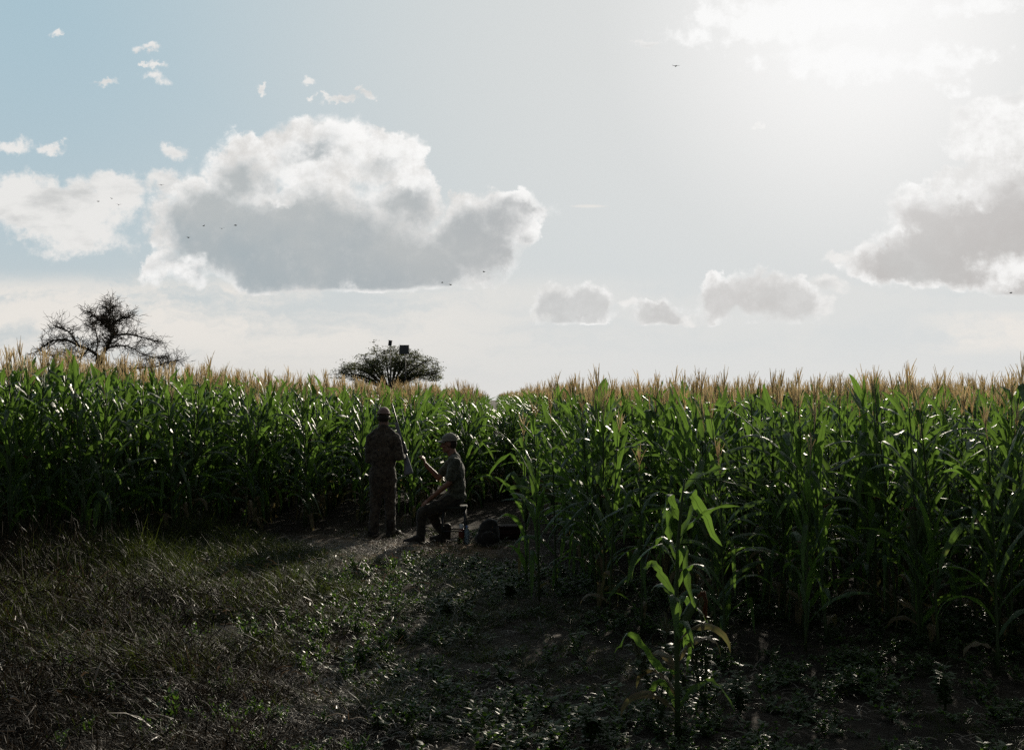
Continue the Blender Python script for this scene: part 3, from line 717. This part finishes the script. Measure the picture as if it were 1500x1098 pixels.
def bare_tree():
    Y = 62.0; rng = random.Random(3); base = at(146, 600, Y); base.z = 0
    e = empty('bare_tree', base, 'bare gnarled thorn tree with a flat spreading crown rising behind the maize on the left', 'tree')
    def P(px, py, dy=0): return at(px, py, Y) - base + Vector((0, dy, 0))
    T = MB(); tube(T, spline([Vector((0.1, 0, -.1)), Vector((0, 0, 1.6)), P(147, 535), P(146, 512)]), [.40, .37, .34, .32, .31, .30, .29, .28, .27, .26, .26, .25, .24], 9)
    trunk = T.obj('trunk', M_BARK, e)
    B = MB(); tips = []
    limbs = [([(147, 514, 0), (133, 502, -.3), (117, 495, -.5), (101, 487, -.8), (80, 489, -1), (62, 502, -1)], .15), ([(148, 514, 0), (156, 497, .2), (161, 484, .3), (165, 474, .4), (152, 463, .5), (139, 452, .6), (126, 441, .5)], .17),
             ([(165, 474, .4), (160, 460, .2), (165, 447, -.3), (160, 436, -.5)], .09), ([(150, 512, 0), (162, 493, -.2), (173, 474, -.4), (172, 463, -.5), (187, 452, -.6), (201, 452, -.8)], .15),
             ([(165, 480, -.2), (184, 476, .5), (205, 480, .8), (224, 486, 1.2)], .10), ([(156, 500, 0), (172, 494, .6), (188, 497, 1), (203, 508, 1.3)], .08),
             ([(117, 495, -.5), (113, 482, -.9), (106, 472, -1.2), (91, 468, -1.4)], .08), ([(130, 502, -.3), (112, 512, .4), (98, 511, .8), (86, 505, 1)], .09),
             ([(150, 530, 0), (175, 532, .4), (205, 530, .6), (228, 528, .8), (245, 521, .8), (263, 518, .7)], .12), ([(139, 508, 0), (135, 490, .8), (128, 470, 1.2), (122, 458, 1.5)], .09),
             ([(172, 463, -.5), (178, 452, -1), (174, 442, -1.2), (178, 436, -1.3)], .07), ([(60, 502, -1), (75, 512, -.5), (95, 518, 0)], .05), ([(205, 508, 1.2), (222, 512, 1.4), (240, 514, 1.5)], .05)]
    for pp, r in limbs:
        pts = spline([P(*q) for q in pp], 4); n = len(pts); tube(B, pts, [r * .62 * (1 - .72 * i / n) for i in range(n)], 6, False)
        for i in range(2, n):
            for k in range(4 if i < n - 4 else 5):
                t = (pts[min(i + 1, n - 1)] - pts[i - 1]).normalized(); a = Vector((rng.gauss(0, 1), rng.gauss(0, 1), rng.gauss(.15, .6))).normalized()
                grow(B, pts[i], t * .6 + a * .9, rng.uniform(.4, .8), max(.018, r * .16), rng.choice((1, 2, 2)), rng, True, tips, .3, (2, 3))
    B.obj('branch', M_BARK, trunk)
    N_ = MB()                               # woven nest
    c = P(148, 451, .45)
    for k in range(260):
        v = Vector((rng.gauss(0, 1), rng.gauss(0, 1), rng.gauss(0, 1))).normalized() * rng.uniform(.10, .26); w = Vector((rng.gauss(0, 1), rng.gauss(0, 1), rng.gauss(0, 1))).normalized() * .1
        tube(N_, [c + v - w, c + v * 1.05, c + v + w], [.008, .012, .008], 3)
    o = N_.obj('bird_nest', mat('nest_twigs', (.05, .035, .02), .95)); o.location = base
    o.scale = (.92,) * 3; e.scale = (.92,) * 3
    setp(o, 'round dark bird nest high in the bare tree', 'nest')
bare_tree()

def acacia():
    Y = 100.0; rng = random.Random(8); base = at(572, 600, Y); base.z = 0
    e = empty('acacia_tree', base, 'dark leafy flat topped acacia rising behind the maize above the standing man', 'tree')
    def P(px, py, dy=0): return at(px, py, Y) - base + Vector((0, dy, 0))
    T = MB(); tube(T, [Vector((0, 0, -.1)), Vector((0.05, 0, 1.2)), Vector((0, 0, 2.4))], [.35, .3, .27], 8); T.obj('trunk', M_BARK, e)
    B = MB(); tips = []; C = MB()
    ends = [(505, 540, 0), (520, 530, 1), (535, 524, -1), (550, 517, .5), (565, 514, -1), (580, 513, 1), (597, 517, -.5), (612, 520, .8), (622, 530, -.5), (636, 540, .5), (545, 535, -2), (600, 535, -2), (570, 525, 2.5), (590, 530, -2.5), (530, 538, 2), (615, 540, 2), (497, 546, 1), (512, 549, -1), (530, 550, .5), (548, 551, 2), (642, 547, -.5), (630, 549, 1), (608, 550, -1), (588, 549, 2)]
    for q in ends:
        m = P((q[0] * .55 + 572 * .45), max(q[1] + 6, 543) + rng.uniform(-4, 4), q[2] * .4)
        pts = spline([Vector((0, 0, 2.2)), m, P(*q)], 5); n = len(pts); tube(B, pts, [.11 * (1 - .75 * i / n) for i in range(n)], 5, False)
        for i in range(6, n):
            for k in range(2): grow(B, pts[i], Vector((rng.gauss(0, 1), rng.gauss(0, 1), .05)), rng.uniform(.45, .9), .025, 2, rng, True, tips, .3, (2, 3))
    for p, d in tips:
        for k in range(13):
            C.t = rng.random(); c = p + Vector((rng.gauss(0, .2), rng.gauss(0, .2), rng.gauss(0, .05))); s = rng.uniform(.04, .09)
            a = Vector((rng.gauss(0, 1), rng.gauss(0, 1), rng.gauss(0, .4))).normalized(); b = a.cross(Vector((rng.gauss(0, 1), rng.gauss(0, 1), 1))).normalized()
            C.add([c - a * s, c + b * s * .5, c + a * s, c - b * s * .5], [(0, 1, 2, 3)])
    B.obj('branch', M_BARK, e); C.obj('crown', M_ACAC, e, smooth=False)
    # pole with a box lamp, and a square panel on a post
    Y2 = 97.0; b2 = at(571.5, 600, Y2); b2.z = 0; dark = mat('dark_metal', (.05, .048, .045), .6)
    pl = empty('light_pole', b2, 'thin dark pole with a small box lamp on top rising through the acacia', 'pole'); M = MB()
    zt = at(571, 506, Y2).z; tube(M, [(0, 0, -.1), (0, 0, zt)], [.05, .035], 8); tube(M, [(0, 0, zt - .1), (.35, 0, zt - .18), (.55, 0, zt - .3)], [.02, .015, .012], 5); M.obj('pole', dark, pl)
    M = MB(); box(M, (0, 0, zt + .18), (.27, .22, .40), .03, Matrix.Rotation(R(8), 3, 'Y')); box(M, (0.02, 0, zt + .4), (.33, .28, .03), .01, Matrix.Rotation(R(8), 3, 'Y')); M.obj('lamp_head', dark, pl)
    b3 = at(592, 600, Y2); b3.z = 0; zc = at(592, 512, Y2).z
    pn = empty('panel_post', b3, 'dark square panel on a post beside the box lamp in the acacia', 'solar panel'); M = MB(); tube(M, [(0.08, 0.1, -.1), (0.08, .1, zc)], [.05, .05], 8); M.obj('post', dark, pn)
    rt = Matrix.Rotation(R(-28), 3, 'X'); M = MB(); box(M, (0, 0, zc), (.72, .045, .78), .01, rt); M.obj('panel', mat('panel_back', (.07, .07, .068), .5), pn)
    M = MB()
    for (c, s) in (((0, 0, .39), (.76, .06, .04)), ((0, 0, -.39), (.76, .06, .04)), ((-.36, 0, 0), (.04, .058, .74)), ((.36, 0, 0), (.04, .058, .74))): box(M, rt @ Vector(c) + Vector((0, 0, zc)), s, 0, rt)
    M.obj('frame', dark, pn)
acacia()

# ------------------------------------------------------------------ birds
def birds():
    bm_ = mat('feathers', (.03, .028, .026), .8)
    spots = [(144, 295, 'bird left of a pair over the white cloud on the left'), (174, 300, 'bird right of a pair over the white cloud on the left'), (164, 291, 'faint bird above the pair over the left white cloud'),
             (236, 271, 'bird at the upper left corner of the big grey cloud'), (276, 348, 'lowest bird of those in front of the left part of the big cloud'), (298, 331, 'left bird of three in a row before the big cloud'),
             (325, 335, 'middle bird of three in a row before the big cloud'), (345, 330, 'right bird of three in a row before the big cloud'), (648, 414, 'left bird of two at the base of the big cloud'),
             (660, 417, 'right bird of two at the base of the big cloud'), (709, 398, 'bird before the lower right end of the big cloud'), (990, 97, 'lone bird with raised wings high in the glare left of the sun'), (1481, 429, 'bird below the grey cloud at the right edge')]
    rng = random.Random(2)
    for i, (px, py, lab) in enumerate(spots):
        Y = 95 + rng.uniform(-12, 20); s = 1.0 if px != 990 else 1.5
        e = empty('bird', at(px, py, Y), 'small dark ' + lab, 'bird', 'birds flying in the sky', rng.uniform(0, 6.28)); e.scale = (s, s, s)
        if px in (164, 298, 648): e.scale = (.7,) * 3
        B = MB(); xs = [-.12, -.09, -.04, .02, .07, .10, .125]; tube(B, [(x, 0, .0) for x in xs], [.004, .02, .036, .04, .026, .026, .004], 8)
        ribbon(B, [Vector((-.09, 0, 0)), Vector((-.15, 0, 0)), Vector((-.2, 0, 0))], .06, (0, 1, 0), 2, .1, 0, lambda u: .5 + .5 * u, rng)
        B.obj('body', bm_, e); up = rng.uniform(.1, .8)
        for sg in (-1, 1):
            W = MB(); pts = [Vector((.03, sg * .02, .01)), Vector((.05, sg * .09, .01 + .07 * up)), Vector((.03, sg * .16, .01 + .1 * up)), Vector((-.03, sg * .24, .01 + .12 * up))]
            ribbon(W, pts, .10, (1, 0, 0), 2, .1, 0, lambda u: 1 - .75 * u * u, rng); W.obj('wing', bm_, e)
birds()

# ------------------------------------------------------------------ people
def solid(M, kind, *a):
    pass
def ball(M, c, r, rot=None, n=12):
    c = Vector(c); r = (r, r, r) if not isinstance(r, (tuple, list)) else r; vs = []; fs = []
    for i in range(n + 1):
        th = math.pi * i / n
        for k in range(n * 2):
            w = math.pi * k / n; v = Vector((r[0] * math.sin(th) * math.cos(w), r[1] * math.sin(th) * math.sin(w), r[2] * math.cos(th)))
            vs.append(c + (rot @ v if rot is not None else v))
    m = n * 2
    for i in range(n):
        for k in range(m): fs.append((i * m + k, (i + 1) * m + k, (i + 1) * m + (k + 1) % m, i * m + (k + 1) % m))
    M.add(vs, fs)
def cap_(M, a, ra, b, rb, n=10):
    a = Vector(a); b = Vector(b); k = max(2, int((b - a).length / (min(ra, rb) * .6)) + 1); k = min(k, 14)
    tube(M, [a.lerp(b, i / k) for i in range(k + 1)], [ra + (rb - ra) * i / k for i in range(k + 1)], n)
    ball(M, a, ra, n=6); ball(M, b, rb, n=6)
def chain(M, pts):
    for (p, r), (q, s) in zip(pts, pts[1:]): cap_(M, p, r, q, s)
def fuse(M, name, mat_, parent, vox=.008, smooth=3, disp=None):
    """melt the overlapping volumes into one continuous skin"""
    me = M.mesh(name + '_raw', mat_); o = bpy.data.objects.new(name + '_raw', me); COL.objects.link(o)
    r = o.modifiers.new('r', 'REMESH'); r.mode = 'VOXEL'; r.voxel_size = vox; r.use_smooth_shade = True
    if smooth: s = o.modifiers.new('s', 'SMOOTH'); s.factor = .5; s.iterations = smooth
    if disp:
        tx = bpy.data.textures.new(name, 'CLOUDS'); tx.noise_scale = disp[1]; dm = o.modifiers.new('d', 'DISPLACE'); dm.texture = tx; dm.strength = disp[0]; dm.mid_level = .5; dm.texture_coords = 'LOCAL'
    bpy.context.view_layer.update(); dg = bpy.context.evaluated_depsgraph_get()
    nm = bpy.data.meshes.new_from_object(o.evaluated_get(dg)); bpy.data.objects.remove(o)
    nm.name = name; nm.materials.clear(); nm.materials.append(mat_); nm.polygons.foreach_set('use_smooth', [True] * len(nm.polygons))
    q = bpy.data.objects.new(name, nm); COL.objects.link(q); q.parent = parent; return q

M_SKIN = mat('skin', (.16, .085, .055), .55, .4)
M_SKIN2 = mat('tanned_skin', (.22, .10, .06), .55, .4)
M_CAMO = camo_mat('camouflage_cloth', [(.055, .042, .030), (.085, .065, .045), (.030, .022, .016), (.13, .105, .075)], 13)
M_CAMO2 = camo_mat('green_camouflage_cloth', [(.06, .062, .040), (.09, .09, .06), (.03, .03, .02), (.13, .12, .085)], 15)
M_PANTS = camo_mat('dark_camouflage_cloth', [(.032, .028, .020), (.045, .038, .026), (.018, .015, .011), (.06, .05, .035)], 12)
M_CAP = camo_mat('cap_cloth', [(.22, .13, .11), (.25, .15, .12), (.15, .09, .075), (.28, .19, .16)], 22, .75)
M_CAP2 = camo_mat('green_cap_cloth', [(.17, .155, .115), (.21, .19, .14), (.10, .09, .065), (.24, .22, .17)], 22, .75)
M_BOOT = mat('boot_leather', (.025, .018, .013), .6, .3)
M_HAIR = mat('hair', (.03, .02, .014), .7, .3)

def head(M, c, yaw, pitch=0.0):
    """c = centre of the skull; yaw 0 looks along +Y"""
    rot = Matrix.Rotation(yaw, 3, 'Z') @ Matrix.Rotation(pitch, 3, 'X'); P = lambda x, y, z: Vector(c) + rot @ Vector((x, y, z))
    ball(M, P(0, -.012, .02), (.074, .092, .092), rot); ball(M, P(0, .03, -.045), (.056, .062, .072), rot)
    ball(M, P(0, .066, -.098), (.026, .022, .020), rot)                   # chin
    cap_(M, P(-.05, .01, -.075), .024, P(-.018, .06, -.098), .020); cap_(M, P(.05, .01, -.075), .024, P(.018, .06, -.098), .020)
    cap_(M, P(0, .088, .012), .009, P(0, .108, -.030), .013); ball(M, P(0, .100, -.034), (.018, .012, .010), rot)   # nose
    ball(M, P(0, .082, -.062), (.025, .012, .007), rot); ball(M, P(0, .080, -.074), (.021, .013, .007), rot)          # lips
    for s in (-1, 1):
        ball(M, P(s * .031, .074, .004), (.014, .012, .010), rot)         # eyes
        cap_(M, P(s * .014, .086, .022), .008, P(s * .048, .074, .022), .007)   # brow
        ball(M, P(s * .043, .062, -.028), (.020, .020, .016), rot)
        ball(M, P(s * .079, -.006, -.012), (.010, .022, .034), rot)       # ear
    return P

def hand(M, wrist, d, palm, curl, side=1, L=.18):
    """d = pointing direction, palm = direction the palm faces; curl 0..1; side = which side the thumb leaves"""
    d = Vector(d).normalized(); pn = Vector(palm); pn = (pn - d * pn.dot(d)).normalized(); a = d.cross(pn).normalized() * side; w = Vector(wrist)
    for k in range(4):
        off = (k - 1.5) * .021; cap_(M, w + a * off * .6, .015, w + d * .085 + a * off, .012, 8)
        l = L * (.42, .47, .44, .34)[k] * 1.0; p = w + d * .088 + a * off; ang = 0; r = .0095 if k < 3 else .008; q = d.copy()
        for j, f in enumerate((.45, .32, .23)):
            ang += curl * R((65, 80, 60)[j]) * (1 + .08 * (k - 1.5)); q = d * math.cos(ang) + pn * math.sin(ang) + a * off * .6; q.normalize()
            p2 = p + q * l * f; cap_(M, p, r, p2, r * .9, 6); p = p2; r *= .9
    p = w + d * .03 - a * .026; q = (d * .75 - a * .75 + pn * (.3 + curl * .5)).normalized(); p2 = p + q * .045; cap_(M, p, .014, p2, .011, 6)
    q = (d * .85 - a * .1 + pn * (.3 + curl * .7)).normalized(); p3 = p2 + q * .033; cap_(M, p2, .011, p3, .010, 6); cap_(M, p3, .010, p3 + (q + pn * curl * .5).normalized() * .024, .008, 6)

def baseball_cap(parent, c, yaw, m, pitch=0.0):
    rot = Matrix.Rotation(yaw, 3, 'Z') @ Matrix.Rotation(pitch, 3, 'X'); M = MB(); vs = []; fs = []; n = 28; rows = 8
    for i in range(rows + 1):
        th = R(92) * i / rows
        for k in range(n):
            w = 2 * math.pi * k / n; x = .089 * math.sin(th) * math.cos(w); y = .108 * math.sin(th) * math.sin(w) - .008; z = .100 * math.cos(th) + (.0 if th < 1.4 else -.0)
            vs.append(Vector(c) + rot @ Vector((x, y, z + .028)))
    for i in range(rows):
        for k in range(n): fs.append((i * n + k, (i + 1) * n + k, (i + 1) * n + (k + 1) % n, i * n + (k + 1) % n))
    M.add(vs, fs)
    tube(M, [Vector(c) + rot @ Vector((.090 * math.cos(w), .109 * math.sin(w) - .008, .026)) for w in [2 * math.pi * k / 30 for k in range(31)]], .006, 5, False)
    ball(M, Vector(c) + rot @ Vector((0, -.008, .130)), (.009, .009, .006), n=6)
    o = M.obj('cap', m, parent); sl = o.modifiers.new('thickness', 'SOLIDIFY'); sl.thickness = .004
    B = MB(); vs = []; fs = []
    for i in range(6):
        for k in range(13):
            w = R(-62 + 124 * k / 12); ro = .100 + .085 * i / 5 * math.cos(w) ** .6; vs.append(Vector(c) + rot @ Vector((math.sin(w) * (.088 + .006 * i / 5), math.cos(w) * ro - .006, .030 - .018 * (i / 5) ** 1.3 - .022 * abs(math.sin(w)) ** 2)))
    for i in range(5):
        for k in range(12): fs.append((i * 13 + k, i * 13 + k + 1, (i + 1) * 13 + k + 1, (i + 1) * 13 + k))
    B.add(vs, fs); b = B.obj('brim', m, o); sl = b.modifiers.new('thickness', 'SOLIDIFY'); sl.thickness = .004

def boot(M, heel, ang, s=1.0):
    """heel on the ground; toe along angle ang"""
    h = Vector(heel); d = Vector((math.cos(ang), math.sin(ang), 0)); u = Vector((0, 0, 1))
    chain(M, [(h + u * .20, .05), (h + u * .15, .052), (h + u * .09 + d * .01, .052)])
    chain(M, [(h + u * .05, .045), (h + d * .09 + u * .05, .044), (h + d * .17 + u * .042, .042), (h + d * .22 + u * .036, .034)])
    chain(M, [(h + u * .10 + d * .01, .05), (h + d * .12 + u * .06, .042)])
    rot = Matrix.Rotation(ang, 3, 'Z'); box(M, h + d * .09 + u * .014, (.31, .092, .028), .012, rot)

def standing_man():
    Y = 17.1; base = Vector(((560 - 750) / F * Y, Y, 0)); s = F / Y
    e = empty('person', base, 'person standing with back turned, in brown camouflage and cap, holding a long gun', 'person')
    def L(px, py, dy=0.0): return Vector(((px - 560) / s, dy, (785 - py) / s))
    hc = L(562, 611, .02)
    B = MB(); head(B, hc, R(8), R(-8)); chain(B, [(hc + Vector((0, -.02, -.05)), .068), (L(561.5, 628, -.01), .076)])
    # body under the clothes
    ball(B, L(561, 655, 0), (.17, .10, .25)); ball(B, L(561, 695, 0), (.15, .10, .16))
    for q in ([(L(553, 700), .075), (L(550, 738, .02), .05), (L(548, 775), .04)], [(L(569, 700), .075), (L(571, 738, .05), .05), (L(572, 777), .04)]): chain(B, q)
    # right arm: elbow out, hand on the grip; left arm: reaches across to the fore end
    rw = L(589.5, 667, .20); lw = L(580, 648, .26)
    chain(B, [(L(579, 641), .05), (L(585, 668, -.06), .042), (rw, .026)]); chain(B, [(L(543, 641), .05), (L(541, 672, .02), .042), (L(556, 662, .24), .034), (lw, .026)])
    gd = (L(570, 591, .30) - L(601, 693, .12)).normalized()
    hand(B, rw, Vector((-.15, .35, .55)), Vector((.2, .5, -.3)), .8, 1); hand(B, lw, Vector((-.05, .5, .6)), Vector((.2, .6, -.5)), .8, -1)
    fuse(B, 'body', M_SKIN, e, .006, 3)
    H = MB(); ball(H, hc + Vector((0, -.028, .0)), (.078, .082, .082)); ball(H, hc + Vector((0, -.035, -.05)), (.062, .058, .04)); fuse(H, 'hair', M_HAIR, e, .008, 2)
    J = MB()
    chain(J, [(L(545, 641), .078), (L(561, 638), .09), (L(578, 641), .078)]); ball(J, L(561.5, 645, 0), (.205, .125, .15)); ball(J, L(561, 668, 0), (.198, .135, .24)); ball(J, L(560.5, 694, 0), (.192, .14, .20))
    chain(J, [(L(552, 703), .118), (L(569, 703), .118)]); chain(J, [(L(561.5, 626, -.012), .078), (L(561.5, 636, -.01), .09)]); chain(J, [(L(549, 637), .07), (L(558, 630), .07), (L(565, 630), .07), (L(574, 637), .07)])
    chain(J, [(L(543.5, 643), .078), (L(541, 672, .0), .066), (L(555, 664, .20), .054)]); chain(J, [(L(579.5, 643), .078), (L(585.5, 668, -.05), .064), (L(589, 668, .13), .048)])
    fuse(J, 'jacket', M_CAMO, e, .011, 4, (.03, .09))
    T = MB(); ball(T, L(561, 706, 0), (.175, .13, .13))
    chain(T, [(L(552, 706), .108), (L(550, 738, .02), .080), (L(548, 762, -.01), .070), (L(548, 776), .072)]); chain(T, [(L(569.5, 706), .108), (L(571, 738, .05), .080), (L(572, 764, .01), .070), (L(572, 778), .072)])
    fuse(T, 'trousers', M_CAMO, e, .011, 3, (.035, .08))
    for px, py, a in ((548, 785, 112), (572, 786, 62)):
        K = MB(); boot(K, Vector(((px - 560) / s, -.03, 0)), R(a)); fuse(K, 'boot', M_BOOT, e, .008, 2)
    baseball_cap(e, hc + Vector((0, -.004, .020)), R(8), M_CAP, R(-8))
    # long gun
    g0 = base + L(601.5, 694, .10); g1 = base + L(570, 591, .30); gd = (g1 - g0).normalized(); Lg = (g1 - g0).length
    g = empty('shotgun', g0, 'long gun with dark barrel and pale grey butt held upright by the standing man', 'gun')
    steel = mat('gun_steel', (.05, .055, .06), .5, .4, .4); stockm = mat('gun_stock', (.12, .13, .15), .4, .5)
    up = Vector((0, 0, 1)); sidev = Vector((1, 0, 0)); sidev = (sidev - gd * sidev.dot(gd)).normalized(); back = gd.cross(sidev)
    def G(t, a=0, b=0): return gd * (t * Lg) + sidev * a + back * b
    def flat(M, rows):
        vs = []; fs = []; n = 10
        for (t, a, ra, rb) in rows:
            for k in range(n): w = 2 * math.pi * k / n; vs.append(G(t, a + ra * math.cos(w), rb * math.sin(w)))
        for i in range(len(rows) - 1):
            for k in range(n): fs.append((i * n + k, i * n + (k + 1) % n, (i + 1) * n + (k + 1) % n, (i + 1) * n + k))
        fs.append(tuple(range(n))[::-1]); fs.append(tuple((len(rows) - 1) * n + k for k in range(n))); M.add(vs, fs)
    M = MB(); flat(M, [(0, -.035, .066, .022), (.02, -.035, .068, .024), (.14, -.018, .047, .022), (.24, -.004, .026, .018), (.29, 0, .024, .018)]); M.obj('stock', stockm, g)
    M = MB(); flat(M, [(.28, .0, .026, .019), (.31, .003, .034, .020), (.42, .003, .033, .020), (.45, .003, .024, .018)]); M.obj('receiver', steel, g)
    M = MB(); flat(M, [(.46, -.006, .022, .020), (.50, -.008, .028, .022), (.70, -.006, .024, .021), (.73, -.004, .018, .018)]); M.obj('fore_end', stockm, g)
    M = MB(); tube(M, [G(.44, .008), G(1.0, .008)], [.0125, .0105], 10); box(M, G(.99, .022), (.006, .004, .008)); M.obj('barrel', steel, g)
    M = MB(); tube(M, [G(.30, -.025), G(.305, -.052), G(.34, -.06), (G(.375, -.05)), G(.38, -.025)], .004, 5); tube(M, [G(.34, -.03), G(.335, -.048)], .003, 4); M.obj('trigger_guard', steel, g)
standing_man()

def seated_man():
    Y = 16.35; s = F / Y; base = Vector(((660 - 750) / F * Y, Y, 0))
    e = empty('person', base, 'person sitting sideways on a stool in camouflage T-shirt and cap, one hand raised', 'person')
    def L(px, py, dy=0.0): return Vector(((px - 660) / s, dy, (795 - py) / s))
    hc = L(657.5, 650, .02)
    B = MB(); head(B, hc, R(90), R(-4)); chain(B, [(hc + Vector((.018, 0, -.06)), .06), (L(664, 669, 0), .062)])
    ball(B, L(668, 692, 0), (.08, .14, .17)); ball(B, L(668, 718, 0), (.09, .13, .12))
    # near (left) arm rests on the knee, far (right) arm raised
    wn = L(629, 731, -.13); chain(B, [(L(669, 680, -.15), .038), (L(659, 706, -.22), .040), (wn, .027)]); hand(B, wn, L(618, 740, -.12) - wn, Vector((-.2, .3, -.8)), .25, 1)
    wf = L(622.5, 681, .12); chain(B, [(L(662, 680, .15), .038), (L(641, 701, .18), .040), (wf, .027)]); hand(B, wf, Vector((-.25, -.05, .9)), Vector((-.9, .1, .1)), .55, 1)
    chain(B, [(L(664, 731, -.1), .06), (L(640, 741, -.12), .055), (L(620, 751, -.13), .048), (L(618, 783, -.13), .04)]); chain(B, [(L(664, 732, .1), .06), (L(645, 745, .12), .055), (L(632, 755, .13), .048), (L(650, 781, .12), .04)])
    fuse(B, 'body', M_SKIN2, e, .006, 3)
    H = MB(); ball(H, hc + Vector((.026, 0, .0)), (.082, .077, .08)); ball(H, hc + Vector((.040, 0, -.045)), (.052, .062, .045)); fuse(H, 'hair', M_HAIR, e, .008, 2)
    J = MB(); chain(J, [(L(664, 675, -.13), .075), (L(666, 673, 0), .085), (L(664, 675, .13), .075)]); ball(J, L(667.5, 692, 0), (.122, .185, .19)); ball(J, L(668.5, 712, 0), (.125, .175, .18)); ball(J, L(667, 727, 0), (.15, .18, .10))
    chain(J, [(L(664.5, 667.5), .066), (L(665, 671), .075)])
    chain(J, [(L(668, 677, -.16), .075), (L(661, 698, -.21), .066)]); chain(J, [(L(662, 677, .16), .075), (L(648, 693, .18), .064)])
    fuse(J, 'shirt', M_CAMO2, e, .010, 3, (.03, .08))
    T = MB(); ball(T, L(665, 731, 0), (.15, .185, .095))
    chain(T, [(L(660, 732, -.1), .098), (L(640, 741, -.12), .090), (L(619, 750, -.13), .076), (L(618, 770, -.13), .064), (L(618, 783, -.13), .066)])
    chain(T, [(L(660, 734, .1), .098), (L(645, 745, .12), .088), (L(631, 755, .13), .074), (L(641, 772, .13), .064), (L(651, 783, .12), .064)])
    fuse(T, 'trousers', M_PANTS, e, .011, 3, (.03, .08))
    K = MB(); boot(K, Vector(((619 - 660) / s, -.13, 0)), R(188)); fuse(K, 'boot', M_BOOT, e, .008, 2)
    K = MB(); boot(K, Vector(((655 - 660) / s, .12, 0)), R(172)); fuse(K, 'boot', M_BOOT, e, .008, 2)
    baseball_cap(e, hc + Vector((.004, 0, .018)), R(90), M_CAP2, R(-2))
    st = empty('camp_stool', base + Vector((.05, 0, 0)), 'small dark folding stool under the seated man', 'stool'); dk = mat('stool_frame', (.03, .03, .03), .5, .4, .3); zt = (795 - 741) / s
    M = MB(); box(M, (0, 0, zt - .012), (.34, .34, .035), .014); M.obj('seat', mat('stool_canvas', (.03, .032, .024), .9), st)
    for a, b in ((-1, -1), (-1, 1), (1, -1), (1, 1)):
        M = MB(); tube(M, [(a * .14, b * .14, zt - .03), (a * .16, b * .16, 0)], [.016, .014], 8); ball(M, (a * .16, b * .16, .012), .018, n=6); M.obj('leg', dk, st)
    M = MB()
    for b in (-1, 1): tube(M, [(-.153, b * .153, .17), (.153, b * .153, .17)], .009, 6)
    for a in (-1, 1): tube(M, [(a * .155, -.153, .14), (a * .155, .153, .14)], .009, 6)
    M.obj('stretcher', dk, st)
seated_man()

# ------------------------------------------------------------------ things on the ground beside the stool
def gear():
    def G(px, py): Y = 3510.0 / (py - HOR); return Vector(((px - 750) / F * Y, Y, 0))
    b = empty('water_bottle', G(684, 797), 'clear bluish plastic water bottle on the ground right of the stool', 'bottle')
    gl = bpy.data.materials.new('bottle_plastic'); gl.use_nodes = True; p = gl.node_tree.nodes['Principled BSDF']; p.inputs['Base Color'].default_value = (.45, .62, .72, 1); p.inputs['Transmission Weight'].default_value = .75; p.inputs['Roughness'].default_value = .15
    M = MB(); lathe(M, [(.030, 0), (.036, .006), (.036, .05), (.033, .06), (.036, .07), (.036, .12), (.033, .13), (.036, .14), (.035, .165), (.026, .195), (.013, .215), (.012, .225)], 20); M.obj('body', gl, b)
    M = MB(); lathe(M, [(.015, .224), (.016, .228), (.016, .243), (.014, .246)], 16); M.obj('cap', mat('bottle_cap', (.12, .22, .5), .4), b)
    f = empty('flask', G(676, 795), 'reddish brown flask with white cup lid beside the water bottle', 'flask')
    M = MB(); lathe(M, [(.036, 0), (.042, .008), (.042, .17), (.036, .186), (.028, .192)], 20); M.obj('body', mat('flask_paint', (.14, .035, .02), .45), f)
    M = MB(); lathe(M, [(.030, .191), (.031, .195), (.029, .245), (.026, .25)], 18); M.obj('lid', mat('white_plastic', (.75, .75, .73), .4), f)
    k = empty('backpack', G(716, 797), 'dark slumped backpack on the ground right of the bottles', 'backpack'); dk = camo_mat('dark_canvas', [(.022, .02, .017), (.03, .026, .02), (.012, .011, .01), (.045, .04, .03)], 12)
    M = MB(); ball(M, (0, 0, .15), (.15, .11, .17)); ball(M, (-.02, -.03, .08), (.17, .12, .09)); ball(M, (.02, 0, .26), (.10, .08, .08)); fuse(M, 'body', dk, k, .012, 4, (.04, .08))
    M = MB(); ball(M, (0, -.12, .11), (.10, .05, .08)); fuse(M, 'pocket', dk, k, .01, 3, (.02, .06))
    for sx in (-1, 1):
        M = MB(); pts = spline([Vector((sx * .07, .06, .29)), Vector((sx * .11, .16, .22)), Vector((sx * .12, .15, .1)), Vector((sx * .11, .08, .05))]); ribbon(M, pts, .04, (1, 0, 0), 2, 0, 0, lambda u: 1, random); M.obj('strap', dk, k)
    M = MB(); tube(M, spline([Vector((-.03, .02, .33)), Vector((0, .02, .38)), Vector((.03, .02, .33))]), .007, 5); M.obj('handle', dk, k)
    c = empty('cool_box', G(738, 788), 'low dark red box with a flat lid on the ground behind the backpack', 'box', rz=R(8))
    rd = mat('red_plastic', (.035, .013, .011), .7, .2)
    M = MB(); box(M, (0, 0, .07), (.42, .26, .14), .02); M.obj('body', rd, c); M = MB(); box(M, (0, 0, .162), (.44, .28, .04), .015); M.obj('lid', mat('dark_lid', (.022, .014, .012), .8, .15), c)
    M = MB(); tube(M, spline([Vector((-.19, -.145, .125)), Vector((-.17, -.165, .085)), Vector((.17, -.165, .085)), Vector((.19, -.145, .125))]), .007, 6); M.obj('handle', rd, c)
gear()
